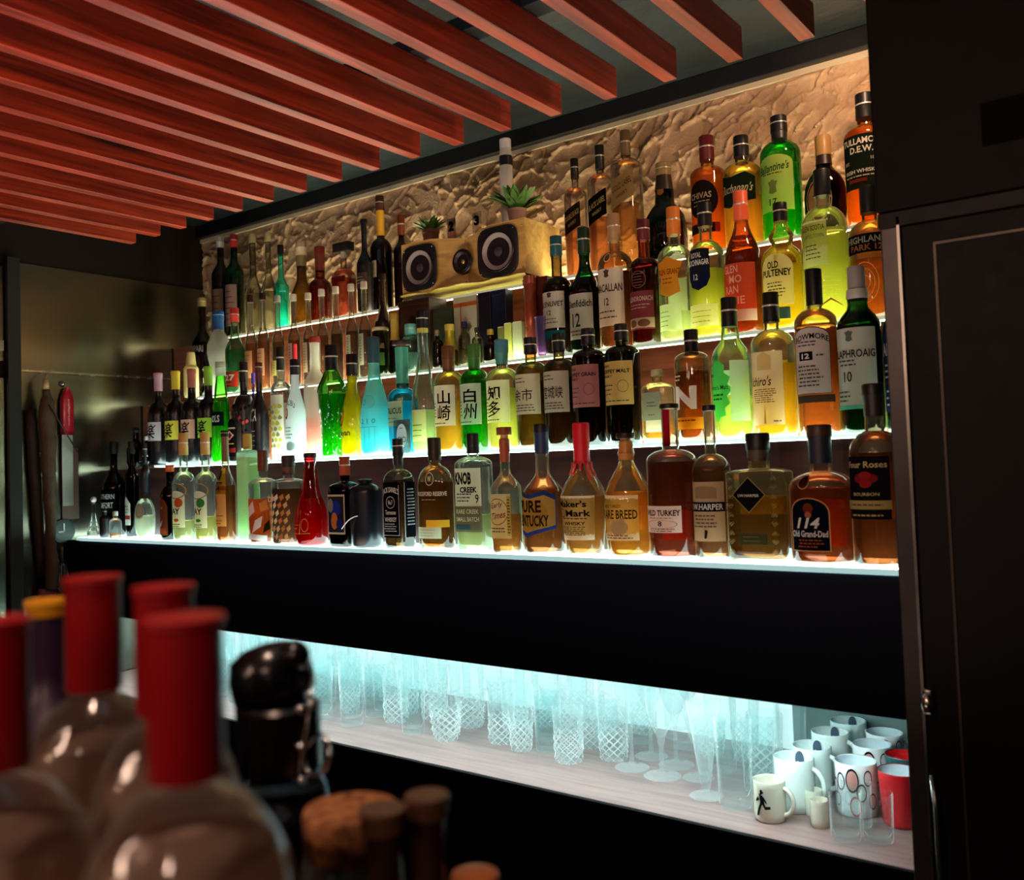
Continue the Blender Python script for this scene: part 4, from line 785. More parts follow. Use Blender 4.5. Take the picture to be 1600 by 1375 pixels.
bm_ = [('s', 'arch2', 0, 1, 0, 1, '#1a1614'), ('s', 'arch2', .02, .98, .01, .985, '#eadfd2'), T('BOWMORE', .52, .86, .9, .085, K, b=.02, arc=.06), lines(2, .15, .75, .7, .8), ('r', .2, .56, .5, .63, '#16181c'), T('12', .38, .565, .2, .08, WH, b=.03), lines(1, .62, .9, .54, .6), lines(6, .12, .8, .1, .44)]
bottle('whisky_bottle', 'clear whisky bottle with black-bordered arched cream label and amber drink', 1270, 421, 68, 'B', .0, 'round', '#fbe4b4', liq='#b85a1c', fill=.66, ss=.66, ns=.76, nr=.34, milk=.3, cap=('#101010', .22, 'plain'), labs=[(0, 1.9, .24, .64, bm_), (.1, 2.0, .19, .235, [BG('#3a3a38')])], back=('#f08a2a', .25, .56))
lg = [BG('#d8e2d0'), ('s', 'crest', .3, .5, .83, .97, '#6a7468'), T('LAPHROAIG', .5, .68, .94, .1, '#1c241e', b=.02), lines(2, .1, .6, .52, .62), T('10', .34, .4, .2, .13, '#1c241e'), lines(3, .05, .4, .08, .24), ('r', 0, 1, 0, .045, '#4fae8c')]
bottle('whisky_bottle', 'dark green whisky bottle with grey cap and large pale label', 1337, 417, 72, 'B', .0, 'round', '#2e8c3a', liq='#06140a', fill=.72, ss=.64, ns=.76, nr=.34, milk=.12, cap=('#8d8a86', .14, 'plain'), foil=('#a9aaa2', .8), labs=[(0, 2.0, .14, .62, lg)], 
       pts=[(0, .9), (.015, .97), (.03, 1), (.3, 1), (.62, 1), (.66, .93), (.7, .76), (.74, .5), (.77, .44), (.82, .48), (.86, .44), (.9, .36), (1, .35)])
ar = [BG('#16305a'), T('ARDBEG', .5, .78, .94, .16, '#d8e4ee', b=.03), lines(3, .1, .9, .4, .62, '#d8e4ee'), lines(3, .1, .6, .05, .3, '#d8e4ee')]
bottle('whisky_bottle', 'dark green whisky bottle with navy blue label half hidden by the cabinet', 1404, 425, 60, 'B', -.0, 'round', '#2c7a3c', liq='#123018', fill=.5, ss=.62, ns=.76, nr=.34, milk=.12, cap=('#15181c', .16, 'plain'), labs=[(-.1, 2.2, .12, .62, ar)])

# ---------------- third shelf, right half
gl = lambda t, c=CR, col='#3a2c2a': [BG(c), ('s', 'crest', .38, .58, .84, .98, '#5a5048'), T(t, .5, .66, .9, .14, col, b=.015), T('12', .46, .42, .16, .13, col), lines(2, z0=.1, z1=.3)]
bottle('whisky_bottle', 'whisky bottle with teal cap and cream label, beside the crystal vase', 868, 370, 47, 'C', -.005, 'round', '#8a8068', liq='#4a3014', fill=.66, ss=.54, ns=.66, nr=.36, milk=.15, cap=('#205a5c', .16, 'screw'), labs=[(0, 2.0, .22, .52, gl('GLENLIVET', '#e8dcc4')), (0, 2.0, .13, .2, [BG('#1e6a70')])])
bottle('whisky_bottle', 'green triangular whisky bottle with cream label and tall dark green neck', 911, 357, 48, 'C', .0, 'slope', '#1e6a30', liq='#06180a', fill=.6, ss=.46, ns=.72, nr=.36, pw=2.5, milk=.12, cap=('#173322', .2, 'screw'), labs=[(0, 2.0, .1, .46, [BG('#eadfc8'), T('Glenfiddich', .5, .78, .94, .16, '#24302a', b=.02), T('12', .42, .42, .3, .3, '#24302a'), lines(2, z0=.06, z1=.22)])])
bottle('whisky_bottle', 'wide-shouldered whisky bottle with tan cap and tall cream label', 958, 335, 55, 'C', .0, 'round', '#e8c898', liq='#6a3c1c', fill=.56, ss=.6, ns=.72, nr=.32, milk=.2, cap=('#a08258', .2, 'screw'), labs=[(0, 1.9, .16, .58, gl('MACALLAN', '#eee0c6')), (0, .5, .62, .7, [('o', .5, .5, .45, .45, .2, '#e8c8a0')])])
bottle('whisky_bottle', 'dark ruby whisky bottle with burgundy label and burgundy cap', 1004, 344, 48, 'C', .0, 'round', '#b86a58', liq='#3a0c0c', fill=.64, ss=.6, ns=.7, nr=.38, milk=.1, cap=('#5a2028', .16, 'screw'), labs=[(0, 2.0, .12, .42, [BG('#a04a50'), T('GLENDRONACH', .5, .8, .94, .13, '#f0dcc4', b=.02), lines(2, z0=.52, z1=.68, c='#e8ccb8'), ('r', 0, 1, .04, .3, '#e3c8a8'), ('s', 'ell', .1, .4, .06, .26, '#8a5a44'), ('s', 'ell', .45, .85, .06, .26, '#8a5a44')]), (0, 1.1, .44, .58, [('o', .5, .5, .48, .48, .04, '#c08a78'), lines(5, z0=.1, z1=.9, c='#c08a78')])])
bottle('whisky_bottle', 'clear whisky bottle with orange cap and orange crest-shaped label', 1051, 325, 54, 'C', -.0, 'round', '#eef6d8', liq='#d8dc90', fill=.22, ss=.6, ns=.72, nr=.36, milk=.4, cap=('#d07a2c', .2, 'screw'), labs=[(0, 1.75, .32, .64 - .02, [BG('#e08a2c', 'crest'), T('GLEN GRANT', .5, .62, .8, .14, '#8a3c10', b=.02), lines(2, .25, .75, .3, .5, '#8a3c10')]), (-.1, 1.6, .08, .27, [BG('#e4f0c8'), lines(4, .1, .6, .1, .8)])], back='#f4ffd8')
bottle('whisky_bottle', 'clear whisky bottle with black cap and navy shield label above yellow drink', 1100, 318, 57, 'C', .0, 'round', '#f2f6c8', liq='#e6e04a', fill=.5, ss=.58, ns=.72, nr=.36, milk=.45, cap=('#121214', .17, 'screw'), labs=[(-.1, 1.35, .34, .64 - .0, [BG('#1c2040', 'shield'), T('ROYAL', .42, .86, .5, .13, WH, b=.02), T('LOCHNAGAR', .5, .68, .94, .14, WH, b=.02), T('12', .4, .33, .2, .14, WH)]), (0, 1.9, .08, .24, [BG('#f4f0c0'), lines(3, z0=.1, z1=.8)])], back='#ffffa8')
bottle('whisky_bottle', 'deep orange whisky bottle with coral cap and coral label', 1156, 300, 61, 'C', .0, 'round', '#f0a86a', liq='#8c3c10', fill=.68, ss=.5, ns=.72, nr=.32, milk=.25, cap=('#e0603c', .2, 'screw'), labs=[(0, 2.0, .16, .48, [BG('#e8603c'), T('GLEN', .32, .88, .44, .17, '#ffc8a8'), T('MO', .46, .66, .34, .17, '#ffc8a8'), T('RAN', .34, .44, .4, .17, '#ffc8a8'), T('GIE', .5, .2, .4, .17, '#ffc8a8')]), (.3, 1.4, .08, .16, [BG('#f8e4d0')])],
       pts=[(0, .94), (.02, 1), (.3, 1), (.46, 1), (.52, .97), (.58, .88), (.64, .72), (.7, .52), (.75, .4), (.8, .35), (1, .34)])
bottle('whisky_bottle', 'bright yellow whisky bottle with a bulb in its neck and arched cream label', 1218, 318, 67, 'C', .0, 'round', '#f4ec90', liq='#f2d02c', fill=.5, milk=.5, cap=('#101012', .14, 'screw'), nr=.32, labs=[(0, 1.65, .18, .6 - .02, [BG('#f0ecb4', 'arch'), T('OLD', .42, .78, .34, .14, K, b=.03), T('PULTENEY', .5, .62, .88, .14, K, b=.03), lines(5, .2, .8, .14, .46)]), (.1, 1.0, .07, .16, [BG('#3a5c84')])], back=('#ffe83a', .1, .5),
       pts=[(0, .92), (.02, 1), (.3, 1), (.5, 1), (.56, .97), (.61, .86), (.64, .66), (.66, .5), (.675, .46), (.7, .56), (.74, .6), (.77, .52), (.8, .36), (.86, .31), (1, .3)])
bottle('whisky_bottle', 'tall clear whisky bottle, black cap, pale square label and lime-yellow back', 1283, 266, 74, 'C', .0, 'round', '#f6f8d0', liq='#eef060', fill=.6, ss=.6, ns=.76, nr=.32, milk=.5, cap=('#0e0f12', .17, 'plain'), labs=[(-.25, 1.3, .36, .66 - .01, [BG('#e6ecb0'), T('GLEN SCOTIA', .5, .84, .86, .12, '#2c3420', b=.01), T('CAMPBELTOWN', .5, .66, .8, .09, '#8a9470'), lines(4, .2, .8, .14, .5)]), (.1, 1.7, .1, .3, [('l', 0, 1, .3, 1, 5, '#b8bc50'), ('p', [(0,.0),(.3,.22),(.5,.05),(.7,.2),(1,0),(1,.03),(.7,.26),(.5,.1),(.3,.28),(0,.06)], '#8a3c20')])], back=('#fbff80', .08, .6))
bottle('whisky_bottle', 'embossed round whisky bottle with black label band, next to the cabinet on the third shelf', 1356, 292, 70, 'C', .0, 'round', '#f2dc90', liq='#b0581c', fill=.44, ss=.62, ns=.74, nr=.36, milk=.25, cap=('#1a1a1c', .2, 'plain'), labs=[(0, 2.2, .48, .62, [BG('#17181e'), T('HIGHLAND', .5, .7, .9, .34, '#c4c0a8', b=.02), T('PARK 12', .5, .28, .7, .32, '#c4784c', b=.02)]), (-.1, 1.3, .1, .42, [('o', .5, .5, .5, .48, .04, '#e8a45a'), ('o', .5, .5, .36, .34, .06, '#e8a45a'), ('o', .5, .5, .2, .18, .1, '#e8a45a')])], back=('#f49c30', .4, .47))

# ---------------- top shelf, right half
jw = lambda c, t, tc: [('s', 'slant', 0, 1, 0, 1, c), T(t, .5, .6, .86, .16, tc, sl=.28), T('WHISKY', .5, .36, .5, .1, tc, sl=.28)]
bottle('whisky_bottle', 'clear square whisky bottle with a slanted dark brown label, beside the speaker', 897, 249, 40, 'D', .0, 'round', '#efe4da', liq='#b8642c', fill=.42, ss=.66, ns=.76, nr=.34, pw=4, milk=.15, cap=('#1c1512', .16, 'screw'), labs=[(.1, 1.8, .34, .64 - .02, jw('#2a1c16', 'DOUBLE BLACK', '#b8a070'))])
bottle('whisky_bottle', 'clear square whisky bottle with a slanted black label, between two similar ones', 936, 228, 46, 'D', .0, 'round', '#efe6da', liq='#b8642c', fill=.42, ss=.68, ns=.78, nr=.34, pw=4, milk=.15, cap=('#191a18', .18, 'screw'), labs=[(.1, 1.8, .36, .66 - .02, jw('#16130f', 'BLACK LABEL', '#c8b070'))])
bottle('whisky_bottle', 'clear square whisky bottle with a slanted tan-gold label and gold cap', 976, 205, 54, 'D', .0, 'round', '#efe6d6', liq='#c47a34', fill=.46, ss=.72, ns=.8, nr=.32, pw=4, milk=.15, cap=('#6e5a38', .18, 'screw'), labs=[(.1, 1.8, .42, .72 - .02, jw('#a48a5a', 'GOLD LABEL', '#5a4424'))])
bottle('whisky_bottle', 'squat dark green bottle with bulging shoulders and gold neck', 1036, 256, 66, 'D', .0, 'round', '#2a3a1e', liq='#12180c', fill=.5, milk=.1, cap=('#8c7648', .12, 'screw'), nr=.36, foil=('#2a1c14', .72), 
       pts=[(0, .9), (.02, 1), (.2, 1.02), (.36, 1), (.46, .9), (.54, .66), (.58, .48), (.66, .45), (.74, .42), (.84, .36), (1, .34)], labs=[(0, .8, .66, .74, [BG('#c47a3c', 'ell')], {'name': 'neck_label'})])
bottle('whisky_bottle', 'amber whisky bottle with burgundy cap and black circular label', 1103, 214, 56, 'D', .0, 'round', '#f2c070', liq='#f08a1c', fill=.64, ss=.66, ns=.74, nr=.38, milk=.35, cap=('#5c1a1e', .2, 'screw'), labs=[(0, 1.9, .28, .6, [BG('#231d18', 'ell'), T('CHIVAS', .45, .6, .7, .16, '#cbb894', b=.02), lines(2, .2, .8, .3, .5, '#cbb894')]), (0, 2.0, .16, .24, [BG('#1f1a1a'), T('12', .55, .5, .12, .6, WH), ('r', .85, 1, 0, 1, '#b02c30')])], back='#ffb048')
bottle('whisky_bottle', 'pale yellow whisky bottle with black cap and diagonal dark green label', 1157, 214, 61, 'D', .0, 'round', '#f2ec9c', liq='#e8a43c', fill=.45, ss=.66, ns=.76, nr=.36, milk=.35, cap=('#0f1012', .18, 'screw'), labs=[(.0, 2.1, .34, .66 - .02, [('s', 'wave', 0, 1, 0, 1, '#1d2a1c'), T('Buchanan\'s', .5, .56, .86, .26, '#e4dcb0', sh=.3, b=.01)])], back='#ffc860',)
bt = [BG('#bcd86a', 'arch2'), T('Ballantine\'s', .46, .78, .86, .15, '#263418', sh=.3, b=.012, sl=.05), lines(1, .1, .8, .64, .7, '#8a5c2c'), ('s', 'crest', .32, .58, .3, .56, '#7a8c44'), T('17', .45, .16, .2, .12, '#263418')]
bottle('whisky_bottle', 'emerald green scotch bottle with black neck and yellow-green script label', 1216, 183, 64, 'D', .0, 'round', '#48d832', liq='#3cc02a', fill=.6, ss=.68, ns=.8, nr=.38, milk=.4, cap=('#0f0f12', .12, 'screw'), foil=('#121212', .79), labs=[(0, 1.9, .22, .66 - .0, bt)], back=('#b8f060', .1, .6))
bottle('whisky_bottle', 'dark brown round bottle with tan cap and large circular label', 1285, 213, 68, 'D', .0, 'round', '#3c1c12', liq='#200c08', fill=.5, milk=.1, cap=('#a07c48', .2, 'plain'), nr=.34, foil=('#241410', .7), df=.7,
       pts=[(0, .7), (.02, .76), (.1, .92), (.25, 1), (.4, 1), (.5, .93), (.58, .75), (.64, .5), (.68, .38), (.74, .35), (1, .33)], labs=[(-.15, 1.4, .1, .56, [BG('#1a100c', 'ell'), ('o', .5, .5, .47, .47, .08, '#c8a070'), ('s', 'ell', .12, .88, .12, .88, '#a88460'), lines(1, .3, .7, .55, .65, '#7a3c20')])])
tu = [BG('#18231a', 'slant') if False else BG('#18231a'), T('TULLAMORE', .5, .88, .92, .12, '#f0e8d4', b=.025), T('D.E.W.', .5, .72, .5, .12, '#f0e8d4', b=.025), T('EST.', .16, .5, .14, .06, '#e4dcc4'), T('1829', .78, .54, .18, .06, '#e4dcc4'), T('IRISH WHISKEY', .5, .32, .8, .07, '#f0e8d4', b=.02), lines(1, .1, .9, .2, .26, '#c8bca0'), ('r', .2, .6, .12, .18, '#7a2c20')]
bottle('whisky_bottle', 'tall amber whisky bottle with big dark green label, cut off at the top right', 1350, 148, 72, 'D', .0, 'round', '#f8b860', liq='#f2901c', fill=.72, ss=.66, ns=.76, nr=.38, milk=.4, cap=('#0f1012', .18, 'screw'), labs=[(0, 2.1, .26, .66, tu)], back='#ffb040')
# ---------------- top shelf, left half
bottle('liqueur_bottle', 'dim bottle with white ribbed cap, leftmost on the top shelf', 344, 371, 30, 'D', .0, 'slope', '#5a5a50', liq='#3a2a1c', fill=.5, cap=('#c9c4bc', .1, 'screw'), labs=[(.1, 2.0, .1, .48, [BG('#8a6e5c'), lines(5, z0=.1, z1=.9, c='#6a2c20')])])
bottle('liqueur_bottle', 'green bottle with red cap and pink-white label on the top shelf', 365, 367, 30, 'D', -.0, 'slope', '#2a8c3c', liq='#1c5c2c', fill=.5, cap=('#b8322c', .12, 'screw'), labs=[(.1, 2.0, .1, .5, [BG('#b89490'), lines(6, z0=.1, z1=.9, c='#7a3436')])])
bottle('grappa_bottle', 'slender clear bottle with round seal, left one of a pair', 394, 366, 26, 'D', -.0, 'slope', '#c8c8b0', liq='#a8a890', fill=.4, milk=.1, ss=.4, ns=.62, nr=.4, cap=('#b8a878', .09, 'plain'), labs=[(-.4, .9, .38, .52, [BG('#e8e4dc', 'ell'), ('s', 'ell', .12, .88, .12, .88, '#3c1c14')])])
bottle('grappa_bottle', 'slender clear bottle with round seal, right one of a pair', 418, 364, 22, 'D', -.01, 'slope', '#d0d0b8', liq='#a8b0a0', fill=.4, milk=.1, ss=.4, ns=.62, nr=.4, cap=('#b8a878', .09, 'plain'), labs=[(-.4, .9, .38, .52, [BG('#e8e4dc', 'ell'), ('s', 'ell', .12, .88, .12, .88, '#3c1c14')])])
bottle('gin_bottle', 'glowing teal bottle with a black cap on the top shelf', 438, 383, 25, 'D', .035, 'bell', '#60ffe8', liq='#30f0dc', fill=.5, milk=.6, cap=('#141414', .1, 'plain'), ss=.52, ns=.66, nr=.34, labs=[(-.5, .9, .1, .6, [('p', [(.2,0),(.8,0),(.7,.5),(1,.7),(.7,.9),(.6,1),(.4,1),(.4,.85),(.15,.7),(.3,.5)], '#0c1c1a')])])
bottle('liqueur_bottle', 'amber bottle with beige ringed cap and olive body on the top shelf', 470, 378, 36, 'D', .0, 'slope', '#b89a3c', liq='#8a6a14', fill=.8, ss=.32, ns=.58, nr=.44, milk=.2, cap=('#c0a888', .16, 'screw'), foil=('#7a6a48', .7))
bottle('brandy_bottle', 'round-bellied brown bottle with red-brown neck on the top shelf', 499, 386, 38, 'D', .01, 'round', '#a85c28', liq='#7a3814', fill=.6, ss=.42, ns=.58, nr=.4, milk=.2, cap=('#7a2a1c', .1, 'plain'), foil=('#6a2a1c', .68))
bottle('decanter', 'clear decanter with a wide dark rectangular stopper', 536, 380, 44, 'D', .0, 'round', '#e8dcc8', liq='#8c2c1c', fill=.52, ss=.52, ns=.66, nr=.26, pw=3.5, df=.8, milk=.2, cap=('#1c1815', .22, 'block'), labs=[(0, 1.7, .46, .54, [BG('#6a1c16')])])
bottle('wine_bottle', 'black wine bottle with a narrow label on the top shelf', 568, 343, 26, 'D', -.018, 'slope', '#141416', ss=.5, ns=.68, nr=.34, cap=('#141214', .04, 'plain'), opaque=M('#101014', .25), labs=[(0, 2.0, .26, .42, [BG('#3a2c28'), lines(3, z0=.2, z1=.8, c='#b8a890')])])
bottle('brandy_bottle', 'tallest left-hand bottle, dark with golden-yellow neck and brown cap', 593, 307, 35, 'D', .03, 'round', '#3c2010', liq='#20100a', fill=.5, ss=.52, ns=.64, nr=.34, milk=.1, cap=('#4a2a1a', .12, 'screw'), foil=('#d8a42c', .66), labs=[(-.2, 1.0, .3, .44, [BG('#c8bca0'), lines(3, z0=.1, z1=.9)])])
bottle('liqueur_bottle', 'brown-necked bottle just left of the speaker', 626, 337, 26, 'D', .05, 'slope', '#4a2416', liq='#2a120a', fill=.5, cap=('#6a3018', .2, 'screw'))
bottle('beer_bottle', 'small dark bottle with a tilted white tag-shaped label, below the speaker edge', 597, 428, 28, 'C', .034, 'slope', '#20140c', ss=.5, ns=.72, nr=.32, cap=('#1a1410', .06, 'plain'), opaque=M('#1a110b', .25), labs=[(-.4, .9, .54, .8 - .1, [BG('#c8b89c', 'arch'), T('7', .5, .5, .3, .5, '#8a4a24')])])
bottle('gin_bottle', 'small glowing teal bottle with wooden ball stopper between the clear infusion bottles', 441, 445, 18, 'D', -.03, 'round', '#60ffe8', liq='#30f0dc', fill=.7, milk=.6, cap=('#3cc8a8', .16, 'cup'), ss=.5, ns=.66)
# clear infusion bottles with vertical paper labels, on the third shelf
INF = [(391, 462, '#241216', '#e8a47a', 'dark maroon cap and an orange block label, left one'), (410, 458, '#241216', '#f0b48c', 'dark maroon cap and an orange-white block label, right one'), (433, 462, '#8c8f88', '#d8d07a', 'grey cap and a short yellow label'),
       (458, 460, '#c8c0b0', '#d8a49a', 'white cap and a pink vertical label'), (481, 458, '#c8c0b0', '#d8c4a4', 'white cap and a cream vertical label next to the pink one'), (502, 452, '#c8c0b0', '#e0b898', 'white cap and a peach vertical label'),
       (524, 448, '#c8c0b0', '#d8d8a8', 'white cap and a short cream label'), (548, 444, '#c8c0b0', '#dcd8b4', 'white cap and a long cream label, second before the brown cup'), (568, 440, '#c8c0b0', '#d0ccb0', 'white cap and a long cream label, nearest the brown cup')]
for i, (cx, top, cc, lc, lb) in enumerate(INF):
    big = i < 2
    bottle('infusion_bottle', 'clear infusion bottle with ' + lb, cx, top, 20, 'C', -.01 if i % 2 else .012, 'slope', '#dcd8c8', liq=['#a85c34', '#b8683c', '#6a5c3c', '#8a4c3c', '#5c4634', '#8c5434', '#4c4030', '#584834', '#4c4034'][i], fill=.5, milk=.2, ss=.5, ns=.68, nr=.42, cap=(cc, .07, 'plain'),
           labs=[(0, 1.9 if big else 1.0, .14, .42 if big else (.30 if i in (2, 6) else .46), [BG(lc)] + ([lines(2, z0=.6, z1=.9)] if big else [lines(9 if i not in (2, 6) else 5, .3, .7, .1, .93, '#3c342c')]))])
bottle('vodka_bottle', 'frosted hourglass bottle with blue cap on the third shelf', 341, 487, 38, 'C', .0, 'round', '#dfe4dc', frost=.45, liq='#e8ece4', fill=.3, milk=.6, cap=('#1f5c9c', .1, 'screw'), foil=('#1f5c9c', .78), nr=.44,
       pts=[(0, .8), (.02, .88), (.12, .9), (.26, .72), (.36, .8), (.5, 1), (.6, .98), (.7, .7), (.76, .46), (.84, .42), (1, .42)])
bottle('liqueur_bottle', 'clear green-tinted bottle with red cap and red numbered label', 366, 482, 32, 'C', -.02, 'slope', '#a8ccb0', liq='#2c8c5c', fill=.5, milk=.25, ss=.48, ns=.7, nr=.4, cap=('#c23a34', .16, 'screw'), labs=[(0, 2.3, .06, .24, [BG('#d8382c'), T('27', .6, .62, .5, .4, WH, b=.03), lines(1, .1, .8, .1, .3, '#f0b8a8')])])
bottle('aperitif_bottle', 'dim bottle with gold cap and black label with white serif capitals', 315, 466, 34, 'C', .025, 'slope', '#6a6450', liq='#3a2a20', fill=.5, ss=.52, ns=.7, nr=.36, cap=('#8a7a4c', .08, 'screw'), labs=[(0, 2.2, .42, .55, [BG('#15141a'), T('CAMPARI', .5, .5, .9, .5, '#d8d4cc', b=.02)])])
bottle('liqueur_bottle', 'cream white bottle with a conical cream cap behind the rose-brown foil bottle', 298, 551, 24, 'C', -.03, 'round', '#ffffff', opaque=PAPER('#f4e4b4', .4), ss=.6, ns=.72, nr=.5, cap=('#f0d894', .3, 'cup'))
bottle('syrup_bottle', 'small bright red-topped bottle among the infusion bottles', 461, 538, 11, 'B', .055, 'slope', '#d8303c', liq='#d8202c', fill=.5, cap=('#f03c48', .2, 'plain'))
bottle('liqueur_bottle', 'small indigo-necked bottle between the patterned bottle and the black-and-white capitals', 395, 583, 11, 'B', .058, 'slope', '#4038a8', liq='#2c2490', fill=.6, milk=.3, cap=('#3c3898', .12, 'plain'))
bottle('storage_jar', 'jar with a kraft paper wrap and green band, third shelf under the speaker edge', 594, 512, 26, 'C', -.022, 'round', '#4a5c3a', liq='#3c5c2c', fill=.5, ss=.86, ns=.92, nr=.9, cap=('#d8c8a4', .06, 'plain'), cat='jar', labs=[(0, 2.4, .55, .93, [BG('#a88a5c'), T('500', .6, .3, .5, .3, '#3c3020')]), (0, 2.4, .2, .46, [BG('#6f9a4a')])])
bottle('sparkling_bottle', 'slim bottle with crinkled yellow-gold foil neck', 616, 490, 24, 'C', -.02, 'slope', '#4a4a1c', liq='#302c10', fill=.4, ss=.4, ns=.62, nr=.5, cap=('#b89a3c', .1, 'plain'), foil=('#c0a244', .55))
bottle('syrup_bottle', 'clear bottle with a pale teal screw top, left of the tall black-capped bottle', 641, 507, 30, 'C', -.02, 'round', '#c8e8e0', ss=.6, ns=.75, nr=.55, cap=('#6ab8b4', .2, 'screw'), liq='#98c0b0', fill=.4)
bottle('liqueur_bottle', 'brown short-necked bottle with grey metal cap behind the golden whisky', 683, 516, 18, 'C', -.02, 'round', '#5a4628', liq='#3c2a14', fill=.5, cap=('#8a8468', .12, 'screw'))
bottle('sparkling_bottle', 'bottle dressed in crumpled gold foil behind the golden whisky', 702, 507, 27, 'C', -.012, 'slope', '#8a7a2c', liq='#5c4c14', fill=.5, ss=.3, ns=.7, nr=.5, cap=('#d8c458', .14, 'plain'), foil=('#c9b03c', .4, .6))
bottle('syrup_bottle', 'clear glass bottle with navy lid behind the emerald whisky', 725, 503, 20, 'C', .0, 'round', '#b8b8a0', liq='#6a5c3c', fill=.4, ss=.55, cap=('#26264c', .12, 'plain'))
bottle('syrup_bottle', 'clear short bottle with grey cap, between the emerald whisky and the brown flagon', 745, 512, 18, 'C', -.02, 'round', '#a8a890', liq='#5c5434', fill=.4, cap=('#3c3c34', .1, 'plain'))
bottle('flagon', 'small round brown flagon with gold screw cap', 766, 515, 24, 'C', -.015, 'round', '#5c2412', liq='#3c140a', fill=.5, ss=.4, ns=.64, nr=.36, cap=('#b8943c', .14, 'screw'))

# ---------------- speaker, boxes and ornaments
def at(cx, cy, D): return at_y(cx, cy, D)
WD = DWOOD('#b8924c', '#d8b468', .45)
spk = empty('bookshelf_speaker', (-1.445, 1.78, Z(TD)), 0, 'wooden loudspeaker with two woofers and a central tweeter on the top shelf', 'speaker')
hw, sh_ = .198, .138
def vshape(x): return .0 + .03 * max(0, 1 - abs(x) / .09)   # baffle is folded inward at the middle
bm = BM(); top = []; bot = []; Kx = 16
for i in range(Kx + 1):
    x = -hw + 2 * hw * i / Kx; y = vshape(x); dz = .010 * max(0, 1 - abs(x) / .1)
    top.append((x, y, sh_ - dz)); bot.append((x, y, .004 + dz))
vt = [bm.verts.new(p) for p in top]; vb = [bm.verts.new(p) for p in bot]
vt2 = [bm.verts.new((p[0], .15, sh_)) for p in top]; vb2 = [bm.verts.new((p[0], .15, .004)) for p in bot]
for i in range(Kx):
    bm.faces.new((vb[i], vb[i+1], vt[i+1], vt[i])); bm.faces.new((vt[i], vt[i+1], vt2[i+1], vt2[i])); bm.faces.new((vb2[i], vb2[i+1], vb[i+1], vb[i])); bm.faces.new((vt2[i], vt2[i+1], vb2[i+1], vb2[i]))
bm.faces.new((vb[0], vt[0], vt2[0], vb2[0])); bm.faces.new((vt[-1], vb[-1], vb2[-1], vt2[-1]))
obj('cabinet', bm, WD, spk)
bm = BM(); bo = []
for i in range(25):
    x = -hw - .003 + (2 * hw + .006) * i / 24; y = -.006 - .010 * math.sin(i * .9) * math.sin(i * .31) - .008 * max(0, 1 - abs(x) / .08); bo.append((x, y))
vb = [bm.verts.new((x, y, .004)) for x, y in bo]; vl = [bm.verts.new((x, y + .003, -.000)) for x, y in bo]; vr = [bm.verts.new((x, .15, .0)) for x, y in bo]; vq = [bm.verts.new((x, .15, .004)) for x, y in bo]
for i in range(24): bm.faces.new((vl[i], vl[i+1], vb[i+1], vb[i])); bm.faces.new((vb[i], vb[i+1], vq[i+1], vq[i])); bm.faces.new((vl[i+1], vl[i], vr[i], vr[i+1]))
obj('live_edge_base', bm, M('#c8b04c', .5), spk)
def driver(x, z, r, cone, plate, out_=0):
    y0 = vshape(x) - .0025 - out_
    ro = Matrix.Translation((x, y0, z)) @ Matrix.Rotation(PI/2, 4, 'X')
    pb = BM(); lathe(pb, [(r * 1.0, -.002, 4.5 if plate else 2, 1), (r * 1.02, .001, 4.5 if plate else 2, 1), (r * .95, .003, 4.5 if plate else 2, 1), (r * .82, .003)], 48, cap1=False); pb.transform(ro)
    w_ = obj('woofer' if plate else 'tweeter', pb, M('#15161a', .35), spk, True); sharp(w_, .5)
    sb = BM(); lathe(sb, [(r * .84, .002), (r * .80, .0055), (r * .75, .003)], 40, cap0=False, cap1=False); sb.transform(ro); obj('surround', sb, M('#0c0c0e', .3), w_, True)
    cb = BM(); lathe(cb, [(r * .75, .003), (r * .5, -.004), (r * .3, -.010)], 40, cap0=False, cap1=False); cb.transform(ro); obj('cone', cb, cone, w_, True)
    db = BM(); lathe(db, [(r * .3, -.009), (r * .26, -.004), (r * .14, -.0005), (.0004, .0008)], 24, cap0=False); db.transform(ro); obj('dust_cap', db, M('#3c3a3c', .3) if plate else M('#d8a84c', .25, .8), w_, True)
    if plate:
        kb = BM()
        for sx in (-1, 1):
            for sz in (-1, 1): bmesh.ops.create_icosphere(kb, subdivisions=1, radius=.0016, matrix=Matrix.Translation((x + sx * r * .82, y0 - .003, z + sz * r * .82)))
        obj('screw', kb, M('#c8ccc8', .25, 1), w_, True)
cn = M('#9a8e88', .35, .2)
driver(-.135, sh_ / 2, .058, cn, True); driver(.118, sh_ / 2, .060, cn, True); driver(-.005, sh_ / 2 - .002, .031, M('#2a2622', .4), False, .013)
kb = BM()
for x, z in ((-.19, .12), (-.19, .02), (.19, .12), (.19, .02), (-.005, .12), (-.005, .018)): bmesh.ops.create_icosphere(kb, subdivisions=1, radius=.0022, matrix=Matrix.Translation((x, vshape(x) - .001, z)))
obj('bolt', kb, M('#c8a06c', .25, 1), spk, True)

